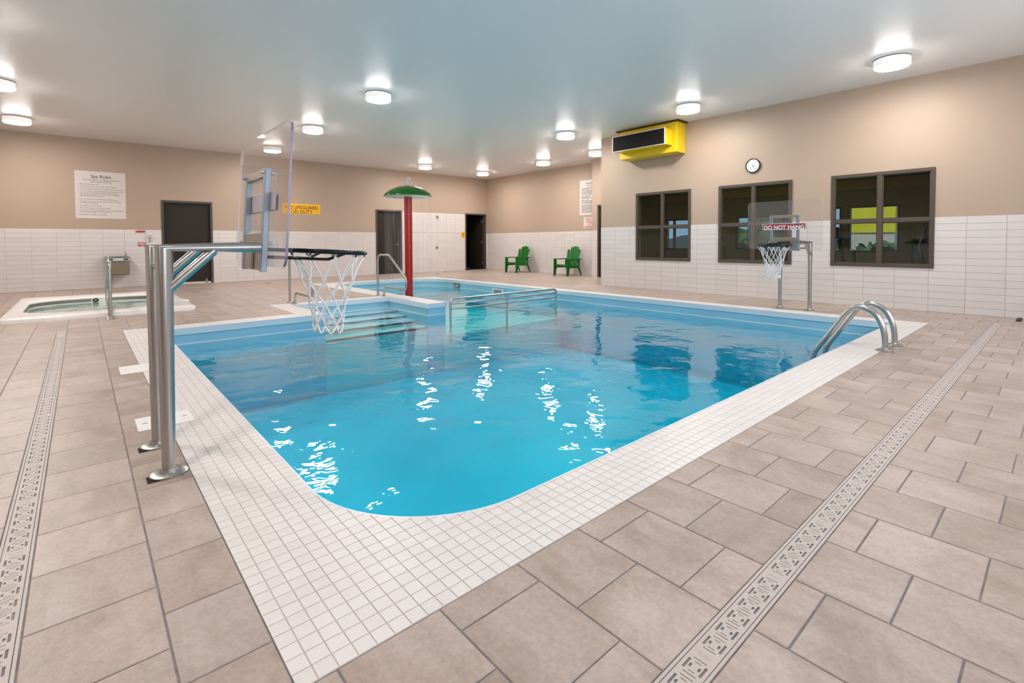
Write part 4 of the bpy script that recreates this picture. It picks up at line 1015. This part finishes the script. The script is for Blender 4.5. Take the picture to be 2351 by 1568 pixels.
for (x, y, lb) in ((9.31, 14.54, 'small round floor drain in front of the shower'), (10.06, 15.18, 'small round floor drain close under the shower'), (3.845, 14.53, 'small round floor drain near the back wall left of the pool')):
    fd = empty('floor_drain', (x, y, 0)); tag(fd, lb, 'drain', 'round floor drains')
    MB().lathe([(0.085, 0), (0.085, 0.003), (0.07, 0.004), (0.07, 0.002), (0, 0.002)], (0,0,0), 24).build('drain_ring', M_STEEL2, fd, 40)
    for k in range(5):
        q = -0.05+0.025*k; l = math.sqrt(0.066**2-q*q); MB().box(-l, l, q-0.005, q+0.005, 0.002, 0.003).build('drain_slot', M_DARK, fd)
ds = MB().bbox(9.50, 9.80, 0.425, 0.475, 0.0, 0.02, 0.004).build('floor_bracket', M_FIN); tag(ds, 'dark low metal bracket on the floor at the right edge', 'bracket')

# ------------------------------------------------------------------ trench drains
def grate_mesh(nm):
    """one grate panel with real slots: three motifs, a plain plate, three motifs; x along the drain"""
    pu = 0.072; logo = 0.035; half = 0.0355; rects = []; centres = []
    x = 0.0
    for grp in range(2):
        for k in range(3): centres.append(x+pu/2); x += pu
        if grp == 0: x += logo
    Lg = x; mb = MB(); th = 0.006
    def cell(x0, x1, holes):
        xs = sorted(set([x0, x1]+[h[0] for h in holes]+[h[1] for h in holes])); ys = sorted(set([-half, half]+[h[2] for h in holes]+[h[3] for h in holes]))
        inh = lambda a, b: any(h[0] < a < h[1] and h[2] < b < h[3] for h in holes)
        # merge along y strips to keep it cheap
        for i in range(len(xs)-1):
            xm = (xs[i]+xs[i+1])/2; j = 0
            while j < len(ys)-1:
                ym = (ys[j]+ys[j+1])/2
                if inh(xm, ym): j += 1; continue
                j2 = j
                while j2 < len(ys)-1 and not inh(xm, (ys[j2]+ys[j2+1])/2): j2 += 1
                mb.add([(xs[i], ys[j], 0), (xs[i+1], ys[j], 0), (xs[i+1], ys[j2], 0), (xs[i], ys[j2], 0)], [(0,1,2,3)]); j = j2
        for h in holes:
            a, b, c, d = h
            mb.add([(a,c,0),(b,c,0),(b,d,0),(a,d,0),(a,c,-th),(b,c,-th),(b,d,-th),(a,d,-th)], [(0,4,5,1)[::-1],(1,5,6,2)[::-1],(2,6,7,3)[::-1],(3,7,4,0)[::-1]])
    for c in centres:
        H = []
        for s in (-1, 1):
            H.append((c-0.0195, c+0.0195, s*0.0228-0.0034, s*0.0228+0.0034)); H.append((c-0.0062, c+0.0062, s*0.0122-0.0033, s*0.0122+0.0033))
            H.append((c+s*0.0178-0.0013, c+s*0.0178+0.0013, -0.0085, 0.0085)); H.append((c+s*0.0288-0.0014, c+s*0.0288+0.0014, -0.0175, 0.0175))
        cell(c-pu/2, c+pu/2, H)
    xl = 3*pu; mb.add([(xl, -half, 0), (xl+logo, -half, 0), (xl+logo, half, 0), (xl, half, 0)], [(0,1,2,3)])
    e = 0.0006
    mb.add([(0,-half,0),(Lg,-half,0),(Lg,half,0),(0,half,0),(0,-half,-th),(Lg,-half,-th),(Lg,half,-th),(0,half,-th)], [(0,4,5,1),(2,6,7,3),(1,5,6,2),(3,7,4,0)])
    return mb.mesh(nm, M_GRATE), Lg, xl+logo/2
GM, GL, GLOGO = grate_mesh('grate_panel')
def trench(loc, rz, start, length, phase, label):
    root = empty('trench_drain', loc, rz); tag(root, label, 'drain', 'trench drains in the deck')
    hw = 0.047
    MB().box(start, start+length, -hw, hw, -0.055, -0.04).box(start, start+length, -hw, -hw+0.004, -0.055, -0.004).box(start, start+length, hw-0.004, hw, -0.055, -0.004).build('channel', M_DARK, root)
    for s in (-1, 1):
        y0, y1 = (0.0375, 0.0462) if s > 0 else (-0.0462, -0.0375)
        MB().bbox(start, start+length, y0, y1, -0.03, 0.0005, 0.001).build('edge_frame', M_GRATE, root)
    x = start+phase; first = True; lg = None
    while x+GL < start+length+0.001:
        p = bpy.data.objects.new('grate_panel', GM); COL.objects.link(p); p.parent = root; p.location = (x+0.0006, 0, -0.0008)
        pr = project(root.matrix_world @ Vector((x, 0, 0))) if False else None
        if lg is None:
            o = text('maker_lettering', 'ZURN', 0.017, M_SIGNBACK, p, Matrix.Translation((GLOGO, 0, 0.0002)) @ Matrix.Rotation(-PI/2, 4, 'Z') @ Matrix.Translation((0, 0.0065, 0)), 'CENTER', 0.036, ext=0.0002); lg = o.data
        else:
            o = bpy.data.objects.new('maker_lettering', lg); COL.objects.link(o); o.parent = p
        x += GL
    for a, b in ((start, start+phase), (x, start+length)):
        if b-a > 0.004: MB().box(a+0.0006, b, -0.0355, 0.0355, -0.0068, -0.0008).build('end_plate', M_GRATE, root)
    return root
# right drain runs along +x at y = 0.622; left drain runs along +y at x = -0.196
trench((0, 0.622, 0), 0.0, -0.145, 9.195, (1.222-GLOGO+0.145) % GL, 'long trench drain grate crossing the right foreground tiles')
trench((-0.196, 0, 0), PI/2, -1.5, 9.70, (2.46-GLOGO+1.5) % GL, 'long trench drain grate running up the left deck')

# ------------------------------------------------------------------ ceiling lamps
LZ = 3.54
lamps = [(8.67,1.72,'ceiling lamp nearest the camera above the large window'), (8.69,4.83,'ceiling lamp just in front of the yellow heater'), (8.67,7.93,'ceiling lamp over the pool left of the yellow heater'),
 (8.67,14.23,'ceiling lamp above the right side of the red mushroom pole'), (11.11,11.13,'ceiling lamp above the right green chair'), (11.05,8.94,'ceiling lamp half hidden by the corner of the right wall'),
 (11.11,14.25,'ceiling lamp in the far back corner near the dark doorway'), (3.92,7.94,'largest ceiling lamp over the middle of the pool'), (3.93,11.15,'ceiling lamp just right of the near backboard'),
 (3.93,14.2,'ceiling lamp seen through the near backboard'), (-0.91,14.16,'ceiling lamp at left edge close to the back wall'), (-0.93,11.17,'ceiling lamp cut by the left picture edge'),
 (3.93,1.72,'ceiling lamp over the front deck'), (-0.92,7.94,'ceiling lamp over the left deck'), (-0.92,4.83,'ceiling lamp over the left deck beside the near hoop'), (-0.92,1.72,'ceiling lamp over the front left corner')]
D = CEIL-LZ
hm = MB().lathe([(0.200, 0.022), (0.212, 0.022), (0.214, 0.028), (0.214, D-0.010), (0.205, D-0.010)], (0,0,0), 36).mesh('lamp_housing', M_LAMPB, 40)
rm = MB().lathe([(0.200, D-0.012), (0.2165, D-0.010), (0.2165, D-0.005), (0.0, D-0.0005)], (0,0,0), 36).mesh('lamp_rim', M_LAMPR, 40)
lm = MB().lathe([(0.0, 0.0), (0.170, 0.002), (0.198, 0.007), (0.206, 0.022)], (0,0,0), 24).mesh('lamp_lens', M_LENS, True)
for x, y, lb in lamps:
    r = empty('ceiling_lamp', (x, y, LZ)); tag(r, 'round white flush '+lb, 'lamp', 'round flush ceiling lamps')
    for nm, me in (('lamp_housing', hm), ('lamp_rim', rm), ('lamp_lens', lm)):
        o = bpy.data.objects.new(nm, me); COL.objects.link(o); o.parent = r

# ------------------------------------------------------------------ gym behind the windows, and outdoors
GX = 12.2; GH = 2.75
ow = [(2.25, 3.12, 0.86, 1.82), (3.24, 3.62, 0.86, 1.82), (4.38, 5.48, 0.90, 1.70), (6.55, 7.42, 0.88, 1.70)]
mb = MB(); rs = [(FY, RE-0.16, 0, GH)]
for h in ow: rs = [p for r in rs for p in subtract(r, h)]
for r in rs: mb.box(GX, GX+0.15, r[0], r[1], r[2], r[3])
mb.box(RX+0.16, GX, FY-0.15, FY, 0, GH).box(RX+0.16, GX, RE-0.17, RE-0.165, 0, GH)
struct('wall_gym', mb, M_GYM, 'olive wall of the fitness room behind the windows')
struct('ceiling_gym', MB().box(RX+0.16, GX+0.15, FY, RE-0.16, GH, GH+0.1), M_GYM, 'fitness room ceiling')
struct('floor_gym', MB().box(RX+0.16, GX+0.15, FY, RE-0.16, -0.05, 0), M_GYMFL, 'dark fitness room floor')
struct('trim_2', MB().box(GX-0.12, GX, FY, RE-0.17, 2.16, 2.36), M_GYMBAND, 'ochre band under the fitness room ceiling')
for i, h in enumerate(ow):
    r = empty('window_%d' % (i+4), (GX, (h[0]+h[1])/2, h[2])); r['kind'] = 'structure'; r['label'] = 'outside window of the fitness room seen through the glass, ' + ['rightmost', 'second from right', 'second from left', 'leftmost'][i]
    cy = (h[0]+h[1])/2; w = (h[1]-h[0])/2; hh = h[3]-h[2]; fr = MB(); f = 0.035
    fr.box(-0.02, 0.1, -w, w, 0, f).box(-0.02, 0.1, -w, w, hh-f, hh).box(-0.02, 0.1, -w, -w+f, f, hh-f).box(-0.02, 0.1, w-f, w, f, hh-f); fr.build('window_frame', M_FRAME, r)
    if i in (2, 3): MB().box(0, 0.08, -0.02+w*0.45, 0.02+w*0.45, f, hh-f).build('mullion', M_FRAME, r)
    MB().box(0.04, 0.046, -w+f, w-f, f, hh-f).build('pane', M_CLEARG, r)
def bike(loc, rz, label):
    r = empty('exercise_bike', loc, rz); tag(r, label, 'exercise bike', 'fitness machines behind the windows')
    MB().bbox(-0.5, 0.5, -0.06, 0.06, 0, 0.07, 0.01).bbox(-0.5, -0.42, -0.25, 0.25, 0, 0.06, 0.01).bbox(0.42, 0.5, -0.25, 0.25, 0, 0.06, 0.01).build('base_frame', M_EQUIP, r)
    MB().cyl((-0.22, 0, 0.06), (-0.28, 0, 0.92), 0.035, 12).build('seat_post', M_EQUIP, r)
    MB().lathe([(0.0, 0.90), (0.11, 0.915), (0.13, 0.945), (0.10, 0.985), (0.0, 0.99)], (-0.28, 0, 0), 20, sx=1.25, sy=0.9).build('seat', M_EQUIP, r, True)
    MB().tube([(0.18, 0, 0.06), (0.30, 0, 0.7), (0.36, 0, 1.12)], 0.04, 12).build('front_post', M_EQUIP, r, True)
    MB().tube(fillet([(0.30, -0.24, 1.20), (0.36, -0.2, 1.10), (0.36, 0.2, 1.10), (0.30, 0.24, 1.20)], 0.05), 0.017, 10).build('handlebar', M_EQUIP, r, True)
    MB().bbox(0.36, 0.42, -0.13, 0.13, 1.14, 1.36, 0.01).build('console', M_EQUIP, r)
    MB().lathe([(0, -0.05), (0.22, -0.05), (0.24, 0), (0.22, 0.05), (0, 0.05)], (0, 0, 0), 24).xf(Matrix.Translation((0.15, 0, 0.36)) @ Matrix.Rotation(PI/2, 4, 'X')).build('flywheel_cover', M_EQUIP, r, 40)
    return r
bike((11.15, 2.62, 0), PI/2+0.2, 'dark exercise bike behind the large right window')
bike((11.35, 5.75, 0), PI/2-0.3, 'dark exercise bike behind the window nearest the heater')
tm = empty('treadmill', (11.2, 0.95, 0), -PI/2); tag(tm, 'dark treadmill behind the large right window', 'treadmill')
MB().bbox(-0.8, 0.8, -0.35, 0.35, 0.03, 0.18, 0.02).build('deck', M_EQUIP, tm)
for s in (-1, 1): MB().tube(fillet([(-0.62, s*0.34, 0.15), (-0.78, s*0.34, 1.0), (-0.70, s*0.34, 1.35)], 0.2), 0.03, 12).build('upright', M_STEEL2, tm, True)
MB().bbox(-0.85, -0.62, -0.36, 0.36, 1.05, 1.2, 0.02).build('console', M_EQUIP, tm)
for z in (0.1,): pass
struct('ground_outside', MB().box(GX+0.15, 120, -80, RE-0.2, -0.15, -0.1), M_PAVE, 'pale pavement outside')
g = MB().box(22, 77.5, -80, RE-0.25+60, -0.099, -0.06).build('lawn', M_GRASS); tag(g, 'green lawn beyond the fitness room windows', 'lawn', kind='stuff')
hl = MB(); pts = []; rr = random.Random(11); N = 60
for i in range(N+1):
    y = -40+140*i/N; z = 1.75+0.45*math.sin(i*0.55)+0.3*math.sin(i*1.31+1)+rr.uniform(-0.08, 0.08); pts.append((y, z))
vs = []
for y, z in pts: vs += [(78, y, -0.1), (90, y, max(1.3, z)), (102, y, -0.1)]
fs = []
for i in range(N): fs += [(3*i, 3*i+1, 3*i+4, 3*i+3), (3*i+1, 3*i+2, 3*i+5, 3*i+4)]
h = hl.add(vs, fs).build('wooded_hill', M_HILL); tag(h, 'dark wooded hills on the horizon through the windows', 'hill')
sd = empty('yellow_building', (18.5, 4.1, -0.1)); tag(sd, 'bright yellow building outside seen through the large right window', 'building')
MB().box(-0.2, 2.5, -0.62, 0.75, 1.45, 2.6).build('yellow_wall', M_SHEDY, sd); MB().box(-0.15, 2.5, -0.60, 0.73, 0, 1.45).build('white_wall', M_PAVE, sd); MB().box(-0.3, 2.6, -0.75, 0.85, 2.6, 2.7).build('roof', M_FRAME, sd)
def shrub(loc, s, label):
    r = MB(); q = random.Random(int(loc[1]*10))
    for k in range(220):
        a, e, d = q.uniform(0, 2*PI), q.uniform(0.0, PI/2), s*q.uniform(0.55, 1.0)
        c = Vector((d*math.cos(a)*math.cos(e), d*math.sin(a)*math.cos(e), 0.15*s+d*math.sin(e)*1.2)); u = Vector((q.uniform(-1, 1), q.uniform(-1, 1), q.uniform(-1, 1))).normalized()*0.16*s; v = u.orthogonal().normalized()*0.11*s
        r.add([c-u-v, c+u-v, c+u+v, c-u+v], [(0,1,2,3)])
    root = empty('shrub', loc); tag(root, label, 'shrub', 'shrubs outside the fitness room'); r.build('foliage', M_LEAF, root); MB().cyl((0,0,0), (0,0,0.6*s), 0.05*s, 8).build('stem', M_FRAME, root)
shrub((16.5, 3.45, -0.1), 0.85, 'green shrub in front of the yellow building'); shrub((17.5, 6.75, -0.1), 1.5, 'taller dark shrub seen through the middle window')
